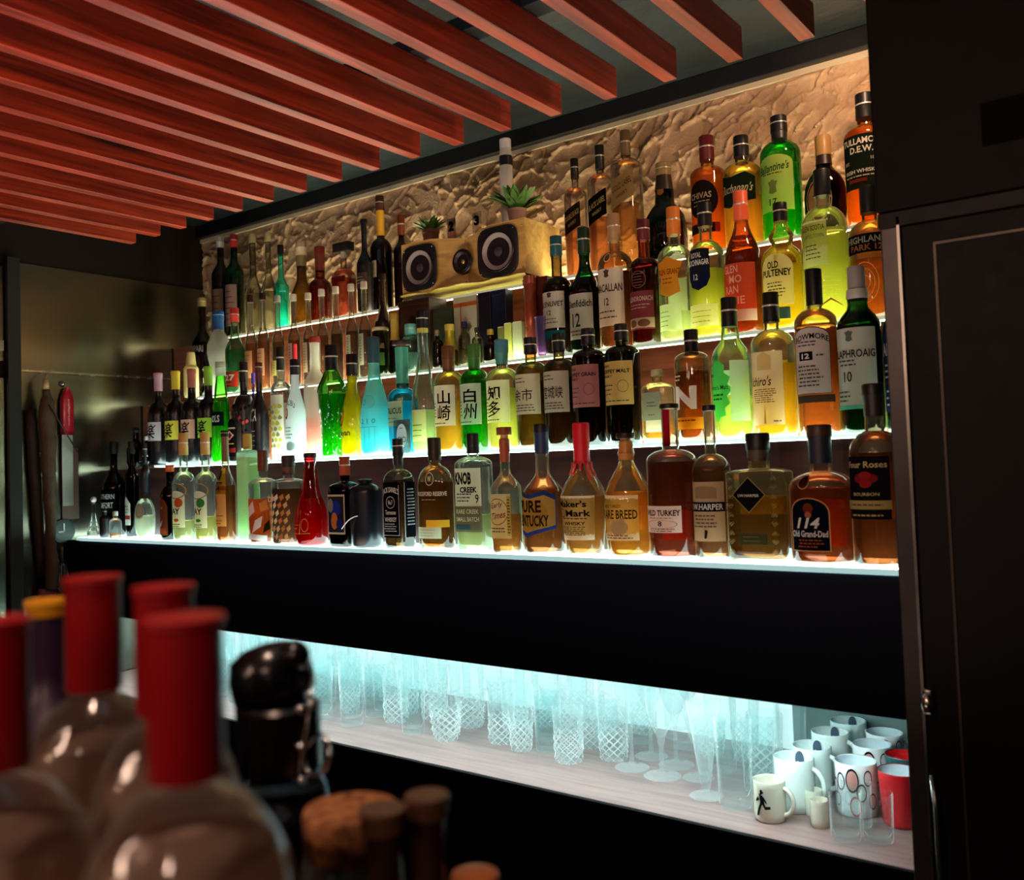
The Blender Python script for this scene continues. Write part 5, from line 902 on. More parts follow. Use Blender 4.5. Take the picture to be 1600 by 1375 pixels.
def crate(name, x0, x1, y0, y1, tier, top, mat, label, cat, D=None, items=None):
    zb = Z(TIER[tier][0]); D = D or TIER[tier][1]
    a = at_y(x0, top, D); b = at_y(x1, top, D)
    root = empty(name, ((a.x + b.x) / 2, D, zb), 0, label, cat); hwid = (b.x - a.x) / 2; h = y1 if y1 else a.z - zb
    boxo('body', (-hwid, hwid, 0, y0, 0, h), mat, root, .0012)
    lid = BM(); box(lid, -hwid - .0006, hwid + .0006, -.0006, y0 + .0006, h - .012, h + .001, .0006); obj('lid', lid, mat, root)
    if items: graphic(root, 'printed_front', items, lambda s, z, l: (s - hwid, -l, z), 2 * hwid, h - .014, lift0=.0008)
    return root
HC = TD - TC - .012
crate('wooden_block', 622, 670, .07, HC, 'C', 470, DWOOD('#2a1a10', '#3c2616'), 'dark wooden block under the left end of the speaker', 'block', 1.775)
crate('wooden_block', 818, 856, .07, HC, 'C', 470, DWOOD('#40160f', '#5a2018'), 'reddish wooden block under the right end of the speaker', 'block', 1.775)
crate('gift_box', 708, 744, .04, HC - .012, 'C', 466, M('#a8a48c', .5), 'grey-green whisky gift box with an orange edge under the speaker', 'box', 1.79, [('r', 0, 1, .94, 1, '#c86a2c'), ('r', .3, .34, 0, 1, '#a04c2c'), ('s', 'diamond', .5, .8, .55, .68, '#6a6450')])
crate('gift_box', 674, 706, .04, HC - .03, 'C', 470, M('#2c3824', .5), 'dark green whisky gift box under the speaker', 'box', 1.79)
for (x0, x1), nm in (((747, 766), 'black whisky carton under the speaker, left of the navy carton'), ((768, 790), 'navy whisky carton under the right part of the speaker')):
    crate('gift_box', x0, x1, .03, HC - .01, 'C', 470, M('#12141f' if 'black' in nm else '#101c34', .3), nm, 'box', 1.79)
for (x0, x1, t, c, nm) in ((777, 786, 512, '#8a8a50', 'short olive booklet standing behind the pale yellow whisky'), (787, 798, 506, '#d8e06a', 'lime yellow booklet standing behind the pale yellow whisky'), (800, 815, 504, '#d8e8b4', 'thick pale booklet standing left of the crystal vase')):
    p0 = at_y(x0, t, 1.765); p1 = at_y(x1, t, 1.765)
    bk = empty('booklet', ((p0.x + p1.x) / 2, 1.765, Z(TC)), 0, nm, 'book', 'booklets under the speaker'); hw_ = (p1.x - p0.x) / 2; h_ = p0.z - Z(TC)
    boxo('cover', (-hw_, hw_, 0, .06, 0, h_), M(c, .5), bk, .0012); boxo('pages', (-hw_ * .8, hw_ * .8, -.0004, .058, h_ - .0005, h_ + .0012), M('#e8e4d4', .8), bk)
# copper tube box and cut crystal vase
p = at_y(829, 432, 1.765); tb = empty('gift_tube', (p.x, 1.765 - .004, Z(TC)), 0, 'copper-coloured cylindrical gift tube right of the speaker', 'tube')
h_ = .192; obj('tube_body', lathe(BM(), [(.0145, 0), (.0145, h_ * .9)], 28), M('#b0583c', .28, .5), tb, True); sharp(obj('tube_lid', lathe(BM(), [(.015, h_ * .9), (.015, h_ - .001), (.0135, h_)], 28), M('#8c4a34', .3, .5), tb, True))
def cutglass(name, X, Y, zb, prof_out, thick, n, parent_label, cat, group=None, flute=.0, zf=.5, mat=None, base=.008, inner_h=None):
    """solid glass vessel with wall and thick base; optional cut facets below zf"""
    H = prof_out[-1][1]; bm = BM(); rings = []
    def ring(r, z, cut):
        vs = []
        for i in range(n):
            k = 1 + (flute * (1 if (i + int(z / (H * .09))) % 2 else -1) if cut and z < zf * H and z > .004 else 0)
            vs.append(bm.verts.new((r * k * math.cos(2*PI*i/n), r * k * math.sin(2*PI*i/n), z)))
        return vs
    for r, z in prof_out: rings.append(ring(r, z, True))
    inn = [(max(.0012, r - thick), z) for r, z in prof_out if z > base]; r0 = inn[0][0]
    rings.append(ring(prof_out[-1][0] - thick * .5, H + .0008, False))
    for r, z in reversed(inn): rings.append(ring(r, z - (.0 if z < H else .0005), False))
    rings.append(ring(r0 * .8, base, False))
    for a, b in zip(rings, rings[1:]):
        for i in range(n): bm.faces.new((a[i], a[(i+1) % n], b[(i+1) % n], b[i]))
    bm.faces.new(list(reversed(rings[0]))); bm.faces.new(rings[-1])
    o = obj(name, bm, mat or CRYSTAL(), None, True, (X, Y, zb))
    sharp(o, .35); return tag(o, parent_label, cat, group)
p = at_y(847, 496, 1.755); cutglass('crystal_vase', p.x, 1.755, Z(TC), [(.012, 0), (.013, .01), (.0145, .05), (.017, .09), (.0185, p.z - Z(TC))], .002, 16, 'slim cut-crystal vase with a violet tint, right of the booklets', 'vase', None, .08, .85, mat=CRYSTAL('#e0d0f4'))

# acrylic stand with a printed face, in front of the aqua bottle
p = at_y(629, 700, 1.632)
st = empty('acrylic_stand', (p.x, 1.632, Z(TB)), 0, 'clear acrylic card stand with a white oval face, in front of the aqua bottle', 'card stand')
boxo('panel', (-.026, .026, -.0015, .0015, .001, .082), SHELL('#dffafa'), st, .0005)
boxo('foot', (-.024, .024, -.008, .010, 0, .002), SHELL('#dffafa'), st)
graphic(st, 'printed_face', [('s', 'ell', .18, .82, .18, .88, '#f2fdff'), ('o', .36, .42, .13, .08, .25, '#20242a'), ('o', .64, .42, .13, .08, .25, '#20242a'), ('r', .47, .53, .43, .45, '#20242a'), lines(1, .38, .62, .72, .78)], lambda s, z, l: (s - .026, -.0015 - l, z), .052, .082, step=1)
kn = BM(); bmesh.ops.create_icosphere(kn, subdivisions=2, radius=.0035, matrix=Matrix.Translation((-.027, -.001, .006))); obj('knob', kn, M('#241c1a', .4), st, True)

# ornaments standing on the speaker
zt_ = Z(TD) + sh_
LEAF = M('#4f7a34', .5, bump=.3)
def plant(cx, D, potr, poth, potc, label, seed, n, hh, sp):
    p = at_y(cx, 330, D); root = empty('potted_plant', (p.x, D, zt_), 0, label, 'plant', 'small potted plants on the speaker')
    sharp(obj('pot', lathe(BM(), [(potr * .78, 0), (potr * .95, poth * .8), (potr, poth * .82), (potr, poth), (potr * .88, poth), (potr * .84, poth * .85)], 26), M(potc, .7, bump=.3), root, True))
    obj('soil', lathe(BM(), [(potr * .84, poth * .84), (potr * .5, poth * .9), (.001, poth * .91)], 20), M('#2a1c14', .9), root, True)
    bm = BM(); rnd = random.Random(seed)
    for i in range(n):
        a = rnd.uniform(0, 2 * PI); t = rnd.uniform(.2, 1.0); l = hh * rnd.uniform(.5, 1); wd = l * .16
        base = Vector((math.cos(a) * potr * .35 * rnd.random(), math.sin(a) * potr * .35, poth * .88)); d = Vector((math.cos(a) * sp * t, math.sin(a) * sp * t, 1)).normalized(); sd = d.cross(Vector((0, 0, 1))).normalized() if d.z < .999 else Vector((1, 0, 0))
        cur = None
        for k in range(5):
            u = k / 4; c = base + d * l * u + Vector((math.cos(a), math.sin(a), -.6)) * l * .25 * u * u; ww = wd * math.sin(PI * (.15 + .8 * u)) + .0004
            row = (bm.verts.new(c - sd * ww), bm.verts.new(c + Vector((0, 0, ww * .4))), bm.verts.new(c + sd * ww))
            if cur: bm.faces.new((cur[0], cur[1], row[1], row[0])); bm.faces.new((cur[1], cur[2], row[2], row[1]))
            cur = row
    obj('leaves', bm, LEAF, root, True)
plant(672, 1.86, .0235, .048, '#7a4a3c', 'succulent in a brown clay pot on the left of the speaker', 2, 60, .05, 1.2)
plant(808, 1.84, .024, .042, '#b89484', 'leafy plant in a pale pink pot on the right of the speaker', 8, 90, .072, 1.0)
for cx, t in ((704, '2'), (744, '3')):
    p = at_y(cx, 325, 1.845); r_ = empty('number_plate', (p.x, 1.845, zt_), 0, 'clear numeral plate with a black %s on the speaker' % t, 'number plate', 'numeral plates on the speaker')
    boxo('plate', (-.014, .014, 0, .002, .0, .062), SHELL('#ffffff'), r_, .0004); boxo('base', (-.014, .014, -.005, .008, 0, .003), SHELL('#ffffff'), r_)
    graphic(r_, 'numeral', [T(t, .5, .66, .62, .42, '#0c0c0c', b=.06), lines(1, .3, .7, .1, .2, '#2c2c2c')], lambda s, z, l: (s - .014, -l, z), .028, .062, step=1)
p = at_y(800, 222, 1.935)
cn_ = empty('spray_can', (p.x, 1.905, zt_), 0, 'white can with black and white top rising behind the right-hand plant', 'can')
hc = p.z - zt_
sharp(obj('can_body', lathe(BM(), [(.0155, 0), (.0165, .003), (.0165, hc * .84), (.0145, hc * .88), (.0145, hc * .9)], 26), M('#d8d4cc', .4), cn_, True)); sharp(obj('cap', lathe(BM(), [(.0148, hc * .9), (.0148, hc - .002), (.013, hc)], 26), M('#e8e4e0', .4), cn_, True)); sharp(obj('band', lathe(BM(), [(.0168, hc * .72), (.0168, hc * .82)], 26, cap0=False, cap1=False), M('#121214', .4), cn_, True))

# ---------------- kitchen tools hung on the steel panel
def hook(z, y, label, n):
    bm = BM(); lathe(bm, [(.008, 0), (.009, .002), (.006, .005), (.002, .012)], 16); bm.transform(Matrix.Translation((XL + .007, y, z)) @ Matrix.Rotation(PI/2, 4, 'Y'))
    return tag(obj('wall_hook', bm, M('#c8c4bc', .25, 1), None, True), label, 'hook', 'hooks on the steel panel')
p = at_x(97, 600, XL + .01); hook(p.z, p.y, 'round metal hook holding the red-handled grater', 1)
gr = empty('grater', (XL + .012, p.y + .01, p.z - .012), 0, 'long metal grater with a red handle hanging on the steel panel', 'grater')
gl_ = (at_x(105, 680, XL).z, at_x(105, 790, XL).z); z0 = p.z - .012
hb = BM(); 
def flatbar(bm, y0, y1, z0, z1, x0, x1, taper=1, n=8, rnd_=.0):
    rings = []
    for i in range(n + 1):
        u = i / n; z = z0 + (z1 - z0) * u; w_ = (y1 - y0) / 2 * (1 + (taper - 1) * u) * (math.sin(PI * min(1, .12 + u * 3) / 2) if rnd_ else 1); c = (y0 + y1) / 2
        rings.append([bm.verts.new(q) for q in ((x0, c - w_, z), (x0, c + w_, z), (x1, c + w_ * .8, z), (x1, c - w_ * .8, z))])
    for a, b in zip(rings, rings[1:]):
        for k in range(4): bm.faces.new((a[k], a[(k+1) % 4], b[(k+1) % 4], b[k]))
    bm.faces.new(rings[0]); bm.faces.new(list(reversed(rings[-1])))
hz = gl_[0] - z0; bz = gl_[1] - z0
flatbar(hb, -.020, .020, 0, hz, 0, .016, 1.0, 10, 1); obj('handle', hb, M('#b8182c', .35, 0, .3), gr, True)
graphic(gr, 'handle_lettering', [T('microplane', .5, .5, .7, .3, '#e8dcdc', b=.02)], lambda s, z, l: (.0165 + l, z - .011, hz * .92 + s * 1.0), -hz * .8, .022, step=1)
bb = BM(); box(bb, .003, .006, -.017, .017, bz, hz + .002)
for r_i in range(34):
    for c_i in range(5):
        zz = hz - .012 - (hz - bz - .02) * r_i / 34; yy = -.0125 + .00625 * c_i + (.003 if r_i % 2 else -.0)
        vs = [bb.verts.new(q) for q in ((.006, yy - .002, zz), (.006, yy + .002, zz), (.0078, yy, zz - .0026))]; bb.faces.new(vs)
obj('blade', bb, M('#b8b4a8', .35, .9), gr)
ring = BM(); tube(ring, [(.006, .005 * math.cos(a * PI / 8), .004 + .006 * math.sin(a * PI / 8)) for a in range(16)], .001, 6, closed=True); obj('hanging_loop', ring, M('#c8c4bc', .25, 1), gr, True)
# grater's cardboard sleeve / wooden board behind
b0 = at_x(93, 700, XL); b1 = at_x(121, 810, XL)
bd = boxo('board', (XL + .0065, XL + .011, b0.y, b1.y, b1.z, b0.z), M('#5a4436', .6), None, .001); tag(bd, 'narrow brown board hanging behind the grater', 'board')
# long dried root / wooden pestle
p0 = at_x(66, 610, XL + .03); pm = at_x(62, 800, XL + .03); p1 = at_x(76, 920, XL + .03)
pes = empty('wasabi_root', (XL + .052, p0.y, p0.z), 0, 'long knobbly brown root hanging at the left edge', 'root')
rb_ = BM(); pts = []; rr = []; rnd = random.Random(4)
for i in range(60):
    u = i / 59; q = p0.lerp(p1, u); pts.append((.0015 * math.sin(u * 23), (q.y - p0.y) + .0015 * math.sin(u * 31), q.z - p0.z)); rr.append((.0125 if u < .04 else .019 + .004 * math.sin(u * 7)) * (1 if u < .85 else 1.1 - .35 * (u - .85) / .15) + rnd.uniform(-.0016, .0016))
tube(rb_, pts, rr, 12); obj('bark', rb_, M('#4c3624', .85, bump=1, scale=130), pes, True)
hb = BM(); tube(hb, [(0, 0, -.004), (0, 0, .03)], .009, 12); obj('cut_end', hb, M('#c8b078', .6), pes, True)
cb = BM(); tube(cb, [(-.0, 0, .03), (-.012, .004, .046), (-.022, .02, .056), (-.02, .03, .062), (-.014, .012, .05), (0, 0, .03)], .0014, 6); obj('string', cb, M('#a8987c', .8), pes, True)
# second darker stick behind it and thin rod
q0 = at_x(48, 640, XL + .02); q1 = at_x(66, 900, XL + .02)
sb_ = BM(); tube(sb_, [(XL + .018, q0.lerp(q1, i / 8).y, q0.lerp(q1, i / 8).z) for i in range(9)], [.014, .016, .017, .017, .016, .016, .015, .014, .012], 10)
tag(obj('wooden_stick', sb_, M('#2c1c14', .7, bump=.6), None, True), 'thick dark stick hanging behind the knobbly root', 'stick')
q0 = at_x(76, 632, XL + .090); q1 = at_x(121, 706, XL + .035)
sb_ = BM(); tube(sb_, [q0, q0.lerp(q1, .5), q1], .0022, 8); tag(obj('metal_skewer', sb_, M('#2a2624', .35, .6), None, True), 'thin dark skewer crossing in front of the grater', 'skewer')
# dial thermometer
p = at_x(97, 830, XL + .008)
dl = empty('dial_timer', (XL + .008, p.y, p.z), 0, 'small round dial with a dark face below the grater', 'dial')
def face(r, x0, x1, m, n_):
    b_ = BM(); lathe(b_, [(r, x0), (r, x1)], 30); b_.transform(Matrix.Rotation(PI/2, 4, 'Y')); return sharp(obj(n_, b_, m, dl, True))
face(.036, 0, .010, M('#16302c', .35), 'case'); face(.029, .0101, .0112, M('#2a3c34', .35), 'dial_face')
nb = BM(); box(nb, .0115, .013, -.002, .002, -.004, .024); box(nb, .0115, .013, -.018, .002, -.003, .001); obj('pointer', nb, M('#d8e4e0', .4), dl)
# whisk hanging below
p = at_x(97, 880, XL + .03)
wk = empty('wire_whisk', (XL + .03, p.y, p.z), 0, 'small wire whisk hanging below the round dial', 'whisk')
wb = BM()
for k in range(5):
    a = k * PI / 5
    tube(wb, [(math.cos(a) * .018 * math.sin(PI * u / 12) , math.sin(a) * .018 * math.sin(PI * u / 12) , -.09 * math.sin(PI * u / 24)) if False else (math.cos(a) * .017 * math.sin(2 * PI * u / 24), math.sin(a) * .017 * math.sin(2 * PI * u / 24), -.045 + .045 * math.cos(2 * PI * u / 24)) for u in range(24)], .0008, 5, closed=True)
obj('wires', wb, M('#b8bcb8', .25, 1), wk, True); hb = BM(); tube(hb, [(0, 0, -.0), (0, 0, .05)], .004, 10); obj('handle', hb, M('#5c3c28', .5), wk, True)
p = at_x(56, 940, XL + .03)
pb = BM(); tube(pb, [(0, .06 * math.cos(a * PI / 14), .045 * math.sin(a * PI / 14)) for a in range(15)], .0016, 6)
pot = empty('strainer', (XL + .03, p.y + .03, p.z - .03), 0, 'strainer with a pink-tipped handle near the bottom of the steel panel', 'strainer')
obj('rim', pb, M('#8a8c88', .3, 1), pot, True); kb = BM(); tube(kb, [(0, -.02, .055), (0, .03, .05)], [.012, .009], 10); obj('handle_tip', kb, M('#7a3440', .5), pot, True)
# ---------------- glass niche: tumblers, stemware, mugs
NZ = Z(-.622) + .0006
def hb_(r, H, k=.86): return [(r * k * .9, 0), (r * k, .003), (r * (k + (1 - k) * .3), H * .3), (r * (k + (1 - k) * .7), H * .7), (r, H)]
def highball(n=18, r=.031, H=.135, fl=0, zf=.5, k=.86): return dict(prof_out=[(r*k*.9, 0)] + [(r * (k + (1-k) * i / 10), max(.003, H * i / 10)) for i in range(11)], n=n, flute=fl, zf=zf)
KINDS = {
 'tumbler_smooth': dict(highball(22, .031, .128), thick=.0018, base=.014),
 'tumbler_cut': dict(highball(20, .034, .118, .045, .5, .88), thick=.0024, base=.012),
 'rocks_cut': dict(highball(16, .041, .088, .06, .62, .72), thick=.003, base=.013),
 'tall_cut': dict(highball(18, .032, .150, .045, .6, .74), thick=.0024, base=.014),
 'shot': dict(highball(24, .0245, .075, 0, 0, .93), thick=.0015, base=.008),
 'beer': dict(highball(24, .033, .155, 0, 0, .86), thick=.002, base=.02),
}
_gp = {}
GLASSES = []
def glass(kind, name, X, Y, label, cat='glass', group='clear tumblers on the lit glass shelf', s=1.0, sz=None):
    for gx, gy, gr_ in GLASSES:
        pass
    if kind not in _gp:
        d = dict(KINDS[kind]); th = d.pop('thick'); ba = d.pop('base')
        o = cutglass(name, X, Y, NZ, d['prof_out'], th, d['n'], label, cat, group, d['flute'] * 1.5, d['zf'], base=ba, mat=CRYSTAL(c0=.03 if 'cut' in kind else .006, cut=1 if 'cut' in kind else 0)); _gp[kind] = o
    else:
        o = _gp[kind].copy(); COL.objects.link(o); o.name = name; o.location = (X, Y, NZ); tag(o, label, cat, group)
    o.scale = (s, s, sz or s); o.rotation_euler = (0, 0, random.random() * 3)
    GLASSES.append((X, Y, KINDS[kind]['prof_out'][-1][0] * s)); return o
FR = [('beer', 537, 1136, 'heavy-based clear beer tumbler, leftmost before the black jar'), ('tumbler_smooth', 575, 1122, 'smooth clear tumbler second from the left on the lit shelf'), ('tumbler_cut', 606, 1131, 'cut tumbler left of the wide-rimmed rocks glass'),
      ('tumbler_smooth', 634, 1149, 'straight clear tumbler touching the left side of the rocks glass'), ('rocks_cut', 684, 1160, 'wide faceted rocks glass standing forward on the left'), ('rocks_cut', 724, 1139, 'faceted rocks glass just behind and right of the front one'),
      ('tumbler_smooth', 757, 1127, 'clear tumbler standing further back, left of the tall tapered glass'), ('tall_cut', 805, 1176, 'tall tapered cut glass standing forward in the middle'), ('tumbler_cut', 877, 1195, 'cut tumbler nearest the shelf edge in the middle'),
      ('tumbler_cut', 914, 1171, 'cut tumbler between the two foremost ones'), ('tumbler_cut', 948, 1191, 'cut tumbler left of the first wine glass'), ('tumbler_smooth', 846, 1177, 'narrow clear tumbler behind the middle cut tumbler')]
for kd, u, v, lb in FR:
    r = KINDS[kd]['prof_out'][1][0]; p = at_z(u, v, NZ); glass(kd, 'cut_tumbler' if 'cut' in kd else 'tumbler', p.x, p.y + r, lb, s=.96)
def stem(name, u, v, rf, H, rb, zb_, label, kind='wine'):
    p = at_z(u, v, NZ); X, Y = p.x, p.y + rf * .9
    n = 26; bm = BM(); rs = .0035
    out = [(rf, 0), (rf, .0012), (rf * .6, .003), (rf * .2, .006), (rs * 1.3, .012), (rs, zb_ * .5), (rs * 1.2, zb_ * .92), (rs * 2, zb_)]
    for i in range(1, 11):
        t = i / 10; out.append((rb * ((math.sin(t * PI * .5) ** .75) if kind == 'wine' else (.25 + .75 * t)) * (1 if t < .7 or kind != 'wine' else 1 - .1 * (t - .7) / .3), zb_ + (H - zb_) * t))
    inn = [(max(.001, r - .0012), z) for r, z in out[9:]]
    lathe(bm, out + [(r, z) for r, z in reversed(inn)] + [(.0008, zb_ + .008)], n)
    o = sharp(obj(name, bm, CRYSTAL(c0=.07), None, True, (X, Y, NZ)), .8); GLASSES.append((X, Y, rf))
    return tag(o, label, 'glass', 'stemmed glasses on the lit glass shelf')
stem('wine_glass', 976, 1206, .034, .175, .036, .085, 'wine glass with the foremost foot on the left of the stemware')
stem('wine_glass', 1023, 1220, .036, .165, .030, .065, 'wine glass with a ringed stem, closest to the shelf edge')
stem('wine_glass', 1007, 1188, .034, .18, .033, .085, 'wine glass standing behind the two front ones', )
stem('wine_glass', 1046, 1202, .035, .18, .034, .09, 'wine glass left of the fluted beer glass')
stem('wine_glass', 1068, 1172, .034, .18, .034, .09, 'wine glass at the back behind the fluted beer glass')
stem('wine_glass', 1082, 1222, .030, .15, .026, .05, 'short-stemmed glass touching the fluted beer glass')
stem('pilsner_glass', 1094, 1251, .030, .172, .031, .014, 'tall fluted pilsner glass on a round foot', 'cone')
for kd, u, v, lb in (('beer', 1142, 1265, 'heavy-based tall glass left of the small printed mug'), ('tall_cut', 1160, 1190, 'tall tapered glass behind the fluted pilsner'), ('beer', 1190, 1180, 'tall clear glass behind the white mugs'), ('tumbler_smooth', 1180, 1240, 'clear tumbler left of the large white mug')):
    r = KINDS[kd]['prof_out'][1][0]; p = at_z(u, v, NZ); glass(kd, 'tumbler', p.x, p.y + r * .8, lb)
for u, v, lb in ((1316, 1318, 'small clear shot glass at the front, left of the pair'), (1367, 1320, 'small clear shot glass at the front, right of the pair'), (1334, 1296, 'small clear shot glass behind the front pair')):
    p = at_z(u, v, NZ); glass('shot', 'shot_glass', p.x, p.y + .022, lb, group='small shot glasses by the mugs')
# mugs
def mug(name, u, v, r, H, col, label, handle=True, inner=None, gfx=None, flare=1.0, ha=-.15, bands=False, D=None, group='mugs on the glass shelf', cat='mug', igfx=None, dy=0):
    p = at_z(u, v, NZ); X, Y = p.x, p.y + r + dy
    root = empty(name, (X, Y, NZ), 0, label, cat, group)
    m = M(col, .22, 0, .5); bm = BM(); r0 = r / flare
    out = [(r0 * .9, 0), (r0 * .97, .002)]
    N = 22 if bands else 6
    for i in range(1, N + 1):
        t = i / N; rr = r0 + (r - r0) * t; out.append((rr * (1 + (.012 if i % 2 and .15 < t < .9 else 0) * bool(bands)), H * t if i == N else .002 + (H - .002) * t))
    lathe(bm, out + [(r * .985, H + .0008), (r * .95, H)], 36, cap1=False)
    for f in bm.faces: pass
    o = sharp(obj('cup_body', bm, m, root, True), 1.0)
    ib = BM(); lathe(ib, [(r * .952, H - .0002), (r0 * .93, .006), (.0008, .005)], 36, cap0=False); 
    obj('inside', ib, M(inner or col, .25, 0, .4), root, True)
    if handle:
        hb = BM(); pts = []
        for k in range(13):
            a = -PI/2 + PI * k / 12; pts.append((math.cos(ha) * (r * .93 + r * .62 * math.cos(a)), math.sin(ha) * (r * .93 + r * .62 * math.cos(a)), H * .5 + H * .33 * math.sin(a)))
        tube(hb, pts, [.0052] + [.0044] * 11 + [.0052], 10); obj('handle', hb, m, root, True)
    pr = [(r0 * .97, 0, 2, 1), (r0, .003, 2, 1), (r, H, 2, 1)]
    if gfx:
        wd, z0, z1, items, c_ = gfx; rm = rad(pr, (z0 + z1) / 2 * H)[0]
        graphic(root, 'printed_motif', items, surfer(pr, z0 * H, z1 * H, c_ * rm - wd * rm / 2), wd * rm, (z1 - z0) * H, lift0=.0012 if bands else .0006, step=rm * .15)
    if igfx:
        ri = r * .945
        def si(s, z, l):
            t = PI/2 + .35 - s / ri; return ((ri - l) * math.cos(t), (ri - l) * math.sin(t), H * .62 + z)
        graphic(root, 'inner_emblem', igfx, si, .022, H * .36, lift0=.002, step=.004)
    GLASSES.append((X, Y, r)); return root
runner = [('s', 'ell', .38, .56, .8, .98, '#14161c'), ('p', [(.3,.8),(.62,.92),(.6,.86),(.35,.74)], '#14161c'), ('p', [(.34,.78),(.56,.78),(.66,.5),(.4,.46)], '#14161c'), ('p', [(.3,.74),(.36,.6),(.12,.5),(.1,.58)], '#14161c'), ('p', [(.54,.72),(.66,.56),(.8,.48),(.78,.56),(.62,.74)], '#14161c'),
          ('p', [(.4,.5),(.56,.5),(.4,.24),(.3,.02),(.16,.02),(.26,.28)], '#14161c'), ('p', [(.5,.5),(.66,.52),(.72,.4),(.96,.42),(.98,.32),(.68,.28)], '#14161c')]
mug('mug', 1195, 1287, .0268, .066, '#c9cbb8', 'small cream mug printed with a running figure in black', gfx=(1.1, .16, .86, runner, -.12), ha=-.05)
em = [('s', 'ell', .1, .9, .2, 1.1, '#5a6c80'), ('o', .32, .42, .14, .1, .3, '#e8f4f4'), ('o', .68, .42, .14, .1, .3, '#e8f4f4')]
mug('mug', 1233, 1272, .0345, .089, '#d4ece6', 'large pale mint mug behind the running-figure mug', igfx=em, ha=-.1)
mug('mug', 1262, 1248, .0345, .086, '#dcf2ee', 'large pale mint mug, second in the diagonal row', igfx=em, ha=-.1)
mug('mug', 1291, 1222, .0345, .086, '#e0f4f0', 'large pale mint mug, third in the diagonal row', igfx=em, ha=-.1)
mug('mug', 1320, 1200, .0345, .084, '#cfe6e4', 'large pale mint mug at the back of the diagonal row', igfx=em, ha=-.1)
def circ(seed, red=True):
    rnd = random.Random(seed); it = []
    for x, z, rr, c in ((.1, .55, .08, '#3a2830'), (.27, .68, .09, '#241c20'), (.5, .74, .12, '#1c1618'), (.66, .5, .09, '#2a1c1e'), (.42, .38, .07, '#c8c8c8'), (.2, .3, .07, '#7a8a8c'), (.78, .8, .08, '#241c20'), (.55, .22, .1, '#c83c34'), (.86, .32, .08, '#1c1618')):
        it.append(('o', x, z, rr, rr * 2.1, .2, c))
        if c == '#1c1618': it.append(('s', 'ell', x - rr * .75, x + rr * .75, z - rr * 1.6, z + rr * 1.6, '#e8a8a0'))
    return it
mug('mug', 1331, 1279, .0345, .088, '#e4eeee', 'white mug patterned with black and red rings, front one', gfx=(2.6, .04, .96, circ(1), .1), ha=.5, inner='#d4ecf2')
mug('mug', 1358, 1248, .034, .088, '#e4eeee', 'white ring-patterned mug, middle one', gfx=(2.6, .04, .96, circ(2), .1), ha=.5, inner='#d4ecf2')
mug('mug', 1378, 1226, .033, .088, '#e4eeee', 'white ring-patterned mug at the back by the cabinet', gfx=(2.6, .04, .96, circ(3), .3), ha=.5, inner='#d4ecf2')
mug('tumbler_cup', 1401, 1298, .034, .088, '#b01c24', 'ridged red cup with a pale blue inside, at the right end', handle=False, inner='#d8ecf4', flare=1.16, bands=True, cat='cup', group='red cups by the cabinet')
mug('tumbler_cup', 1410, 1266, .033, .086, '#1c4a4c', 'teal cup with a white rim and red inside behind the ridged red cup', handle=False, inner='#d01c24', flare=1.12, cat='cup', group='red cups by the cabinet')
mug('milk_pitcher', 1277, 1295, .0148, .043, '#ccccba', 'tiny cream pitcher in front, left of the shot glasses', handle=False, cat='pitcher', group='tiny cream pitchers')
mug('milk_pitcher', 1268, 1278, .0148, .043, '#c4cebc', 'tiny cream pitcher tucked behind the other one', handle=False, cat='pitcher', group='tiny cream pitchers')
# packed background rows of glasses
rnd = random.Random(11)
cnt_ = 0
kinds = ['tumbler_smooth', 'tumbler_cut', 'tall_cut', 'beer', 'tumbler_smooth', 'rocks_cut']
for row, y0 in enumerate((1.60, 1.675, 1.75, 1.825, 1.90)):
    x = -2.55 + .02 * (row % 2)
    while x < -.47:
        x += .082 + rnd.uniform(-.003, .006)
        kd = kinds[rnd.randrange(6)] if row else ['tumbler_smooth', 'tumbler_cut', 'beer'][rnd.randrange(3)]
        s = rnd.uniform(.92, 1.06) if kd not in ('rocks_cut',) else .84
        if kd in ('beer', 'tall_cut'): s = .95
        r = KINDS[kd]['prof_out'][-1][0] * s; y = y0 + rnd.uniform(-.006, .006)
        if any(math.hypot(x - a, y - b) < r + c + .001 for a, b, c in GLASSES): continue
        if x > -1.45 and row == 0: continue
        if x > -.62 and row < 4: continue
        glass(kd, 'tumbler', x, y, 'clear glass in the crowded rows behind the front tumblers on the lit shelf', group='crowd of clear glasses at the back of the lit shelf', s=s); cnt_ += 1
print('background glasses', cnt_)
# ---------------- out-of-focus things on the bar counter, close to the camera
RED_ = '#960c16'
kw = dict(kind='round', glass='#e8e4dc', liq='#f6ccb8', fill=.71, shell=SHELL('#efeae4', 0, 1.7, .8), ss=.60, ns=.79, nr=.36, milk=.85)
def big(label, cx, top, capw, zc, **k):
    a = dict(kw); a.update(k); R = a.pop('R', .041); H_ = 1
    cap_r = capw / 2 * zc / FPX
    a['nr'] = (cap_r - .0016) / R
    bottle(a.pop('name', 'spirit_bottle'), label, cx, top, 0, None, zc=zc, R=R, cap=a.pop('cap', (RED_, .20, 'wide')), cr=cap_r, **a)
big('blurred clear bottle with tall red cap, cut off by the left edge', -12, 970, 104, .385)
big('blurred clear bottle with tall red cap, tallest of the group', 145, 902, 80, .51, R=.038)
big('blurred clear bottle with red cap behind the front one', 256, 917, 86, .455, R=.036)
big('blurred clear bottle with long red cap, nearest the camera', 287, 966, 113, .36, labs=[(.6, 1.2, .36, .46, [BG('#c81820', 'wave'), ('s', 'ell', .2, .6, .2, .8, '#e84048')])])
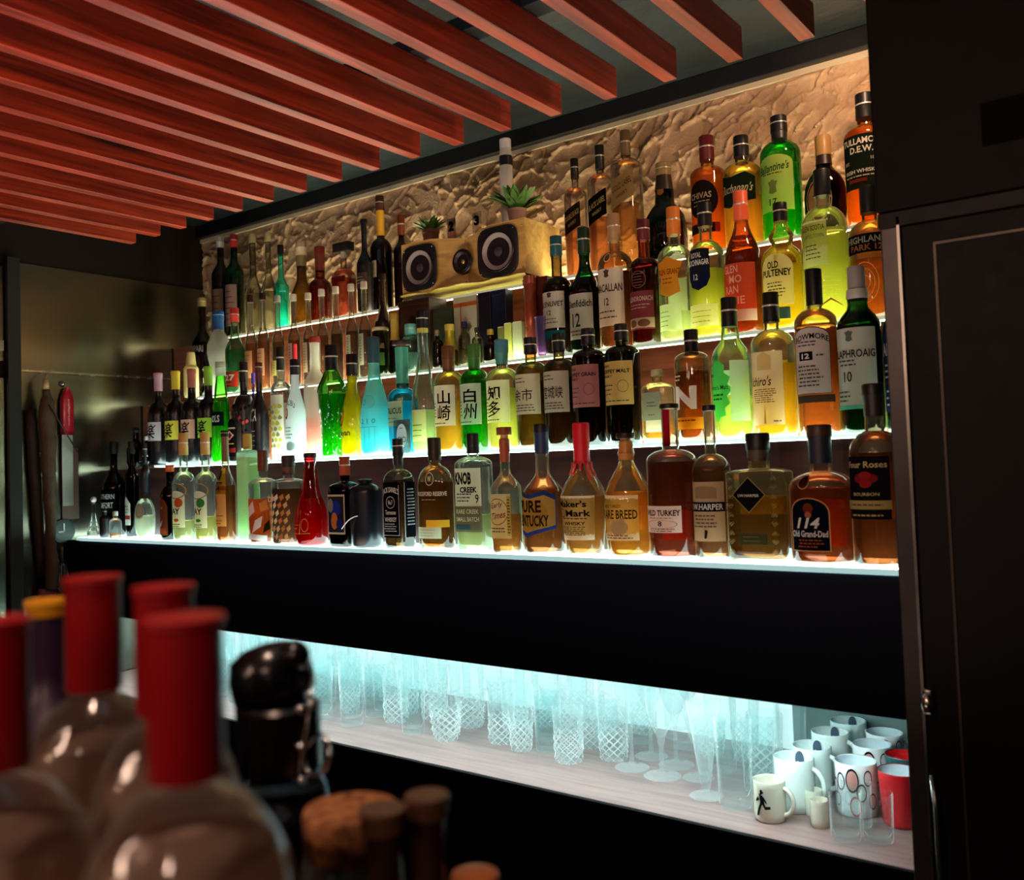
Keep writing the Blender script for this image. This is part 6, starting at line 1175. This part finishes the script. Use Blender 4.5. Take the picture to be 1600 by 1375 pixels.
big('blurred bottle with purple neck and orange-yellow rings', 74, 938, 60, .58, name='liqueur_bottle', shell=None, glass='#5a3c4c', liq='#4a2430', cap=('#e09a1c', .035, 'wide'), foil=('#2a1430', .72), R=.036)
# black swing-top jar
@cached
def GLASSY(c):
    m, nt, out = newmat('thick_glass'); g = nt.nodes.new('ShaderNodeBsdfGlass'); g.inputs[0].default_value = lin(c); g.inputs['Roughness'].default_value = .05; g.inputs['IOR'].default_value = 1.45
    nt.links.new(g.outputs[0], out.inputs[0]); return m
p = at_c(432, 990, .60); zb = 1.09; H = p.z - zb
jr = empty('swing_top_bottle', (p.x, p.y, zb), 0, 'blurred black ceramic-lidded jar with wire bail beside the red-capped bottles', 'jar', 'jars on the bar counter in the foreground')
def rz(l): return [(r, z * H) for r, z in l]
sharp(obj('jar_body', lathe(BM(), rz([(.030, 0), (.034, .01), (.035, .3), (.034, .52), (.029, .62), (.024, .66), (.024, .74)]), 36), GLASSY('#c8d0e0'), jr, True), 1)
obj('contents', lathe(BM(), rz([(.022, .012), (.0235, .03), (.0235, .5), (.02, .6)]), 30), M('#08080c', .35), jr, True)
sharp(obj('neck', lathe(BM(), rz([(.0245, .66), (.027, .67), (.027, .82), (.024, .83)]), 30), M('#0a0a0e', .25), jr, True), .6)
lb_ = BM(); lathe(lb_, [(.022, 0), (.0265, .004), (.027, .018), (.024, .030), (.015, .036), (.001, .038)], 30); lb_.transform(Matrix.Translation((-.001, 0, H * .83)) @ Matrix.Rotation(-.32, 4, 'Y')); 
obj('lid', lb_, M('#0a0a0e', .22), jr, True)
kb_ = BM(); bmesh.ops.create_uvsphere(kb_, u_segments=16, v_segments=10, radius=.010, matrix=Matrix.Translation((.017, 0, H * .95))); obj('lid_knob', kb_, M('#0a0a0e', .22), jr, True)
wb = BM(); tube(wb, [(.026, -.008, H * .66), (.030, -.006, H * .74), (.031, 0, H * .84), (.024, .008, H * .9)], .0012, 8)
tube(wb, [(.036 + .0105 * math.cos(a * PI / 10), .004 * math.sin(a * PI / 10), H * .72 + .0115 * math.sin(a * PI / 10)) for a in range(20)], .0012, 8, closed=True)
for zz in (.66, .74, .83):
    bmesh.ops.create_icosphere(wb, subdivisions=2, radius=.0032, matrix=Matrix.Translation((.028, -.006, H * zz)))
obj('wire_bail', wb, M('#c8ccd0', .15, 1), jr, True)
# cork-lidded jar
p = at_c(548, 1262, .55); H = p.z - zb
jc = empty('cork_jar', (p.x, p.y, zb), 0, 'blurred glass jar of pinkish contents closed with a wide cork', 'jar', 'jars on the bar counter in the foreground')
sharp(obj('jar_body', lathe(BM(), [(.027, 0), (.031, .004), (.0315, H * .6), (.0295, H * .8), (.0275, H * .86), (.028, H * .93), (.0265, H * .93)], 36), SHELL('#f0e4dc'), jc, True), 1)
obj('contents', lathe(BM(), [(.026, .006), (.0285, .01), (.0285, H * .62), (.02, H * .66)], 30), LIQ('#d8a08c', .6), jc, True)
@cached
def CORK():
    m, nt, out = newmat('cork'); N = nt.nodes; L = nt.links
    b = N.new('ShaderNodeBsdfPrincipled'); L.new(b.outputs[0], out.inputs[0]); b.inputs['Roughness'].default_value = .8
    n = N.new('ShaderNodeTexNoise'); n.inputs['Scale'].default_value = 160; n.inputs['Detail'].default_value = 3; tc = N.new('ShaderNodeTexCoord'); L.new(tc.outputs['Object'], n.inputs[0])
    cr = N.new('ShaderNodeValToRGB'); cr.color_ramp.elements[0].position = .35; cr.color_ramp.elements[1].position = .6; cr.color_ramp.elements[0].color = lin('#6b3f22'); cr.color_ramp.elements[1].color = lin('#b87a48'); L.new(n.outputs[0], cr.inputs[0]); L.new(cr.outputs[0], b.inputs[0]); return m
sharp(obj('cork_lid', lathe(BM(), [(.0262, H * .84), (.0285, H * .985), (.0275, H)], 36), CORK(), jc, True), .6)
# dark little bottles
for cx, top, zc, lb in ((597, 1264, .50, 'blurred small dark bottle partly behind the cork jar'), (667, 1243, .53, 'blurred small bronze-brown bottle right of the cork jar')):
    bottle('bitters_bottle', lb, cx, top, 0, None, zc=zc, R=.0185, kind='round', glass='#4a2c1c', ss=.52, ns=.68, nr=.5, opaque=M('#3c241a', .22, .3), cap=('#5a3c2c', .07, 'wide'), cr=.0115)
bottle('bitters_bottle', 'blurred small bottle with a cork top at the bottom edge, right of the bronze one', 742, 1364, 0, None, zc=.56, R=.02, glass='#3c241a', kind='round', nr=.6, opaque=M('#2c1c16', .3), cap=('#a05c30', .12, 'plain'), cr=.0145)
check_overlap()
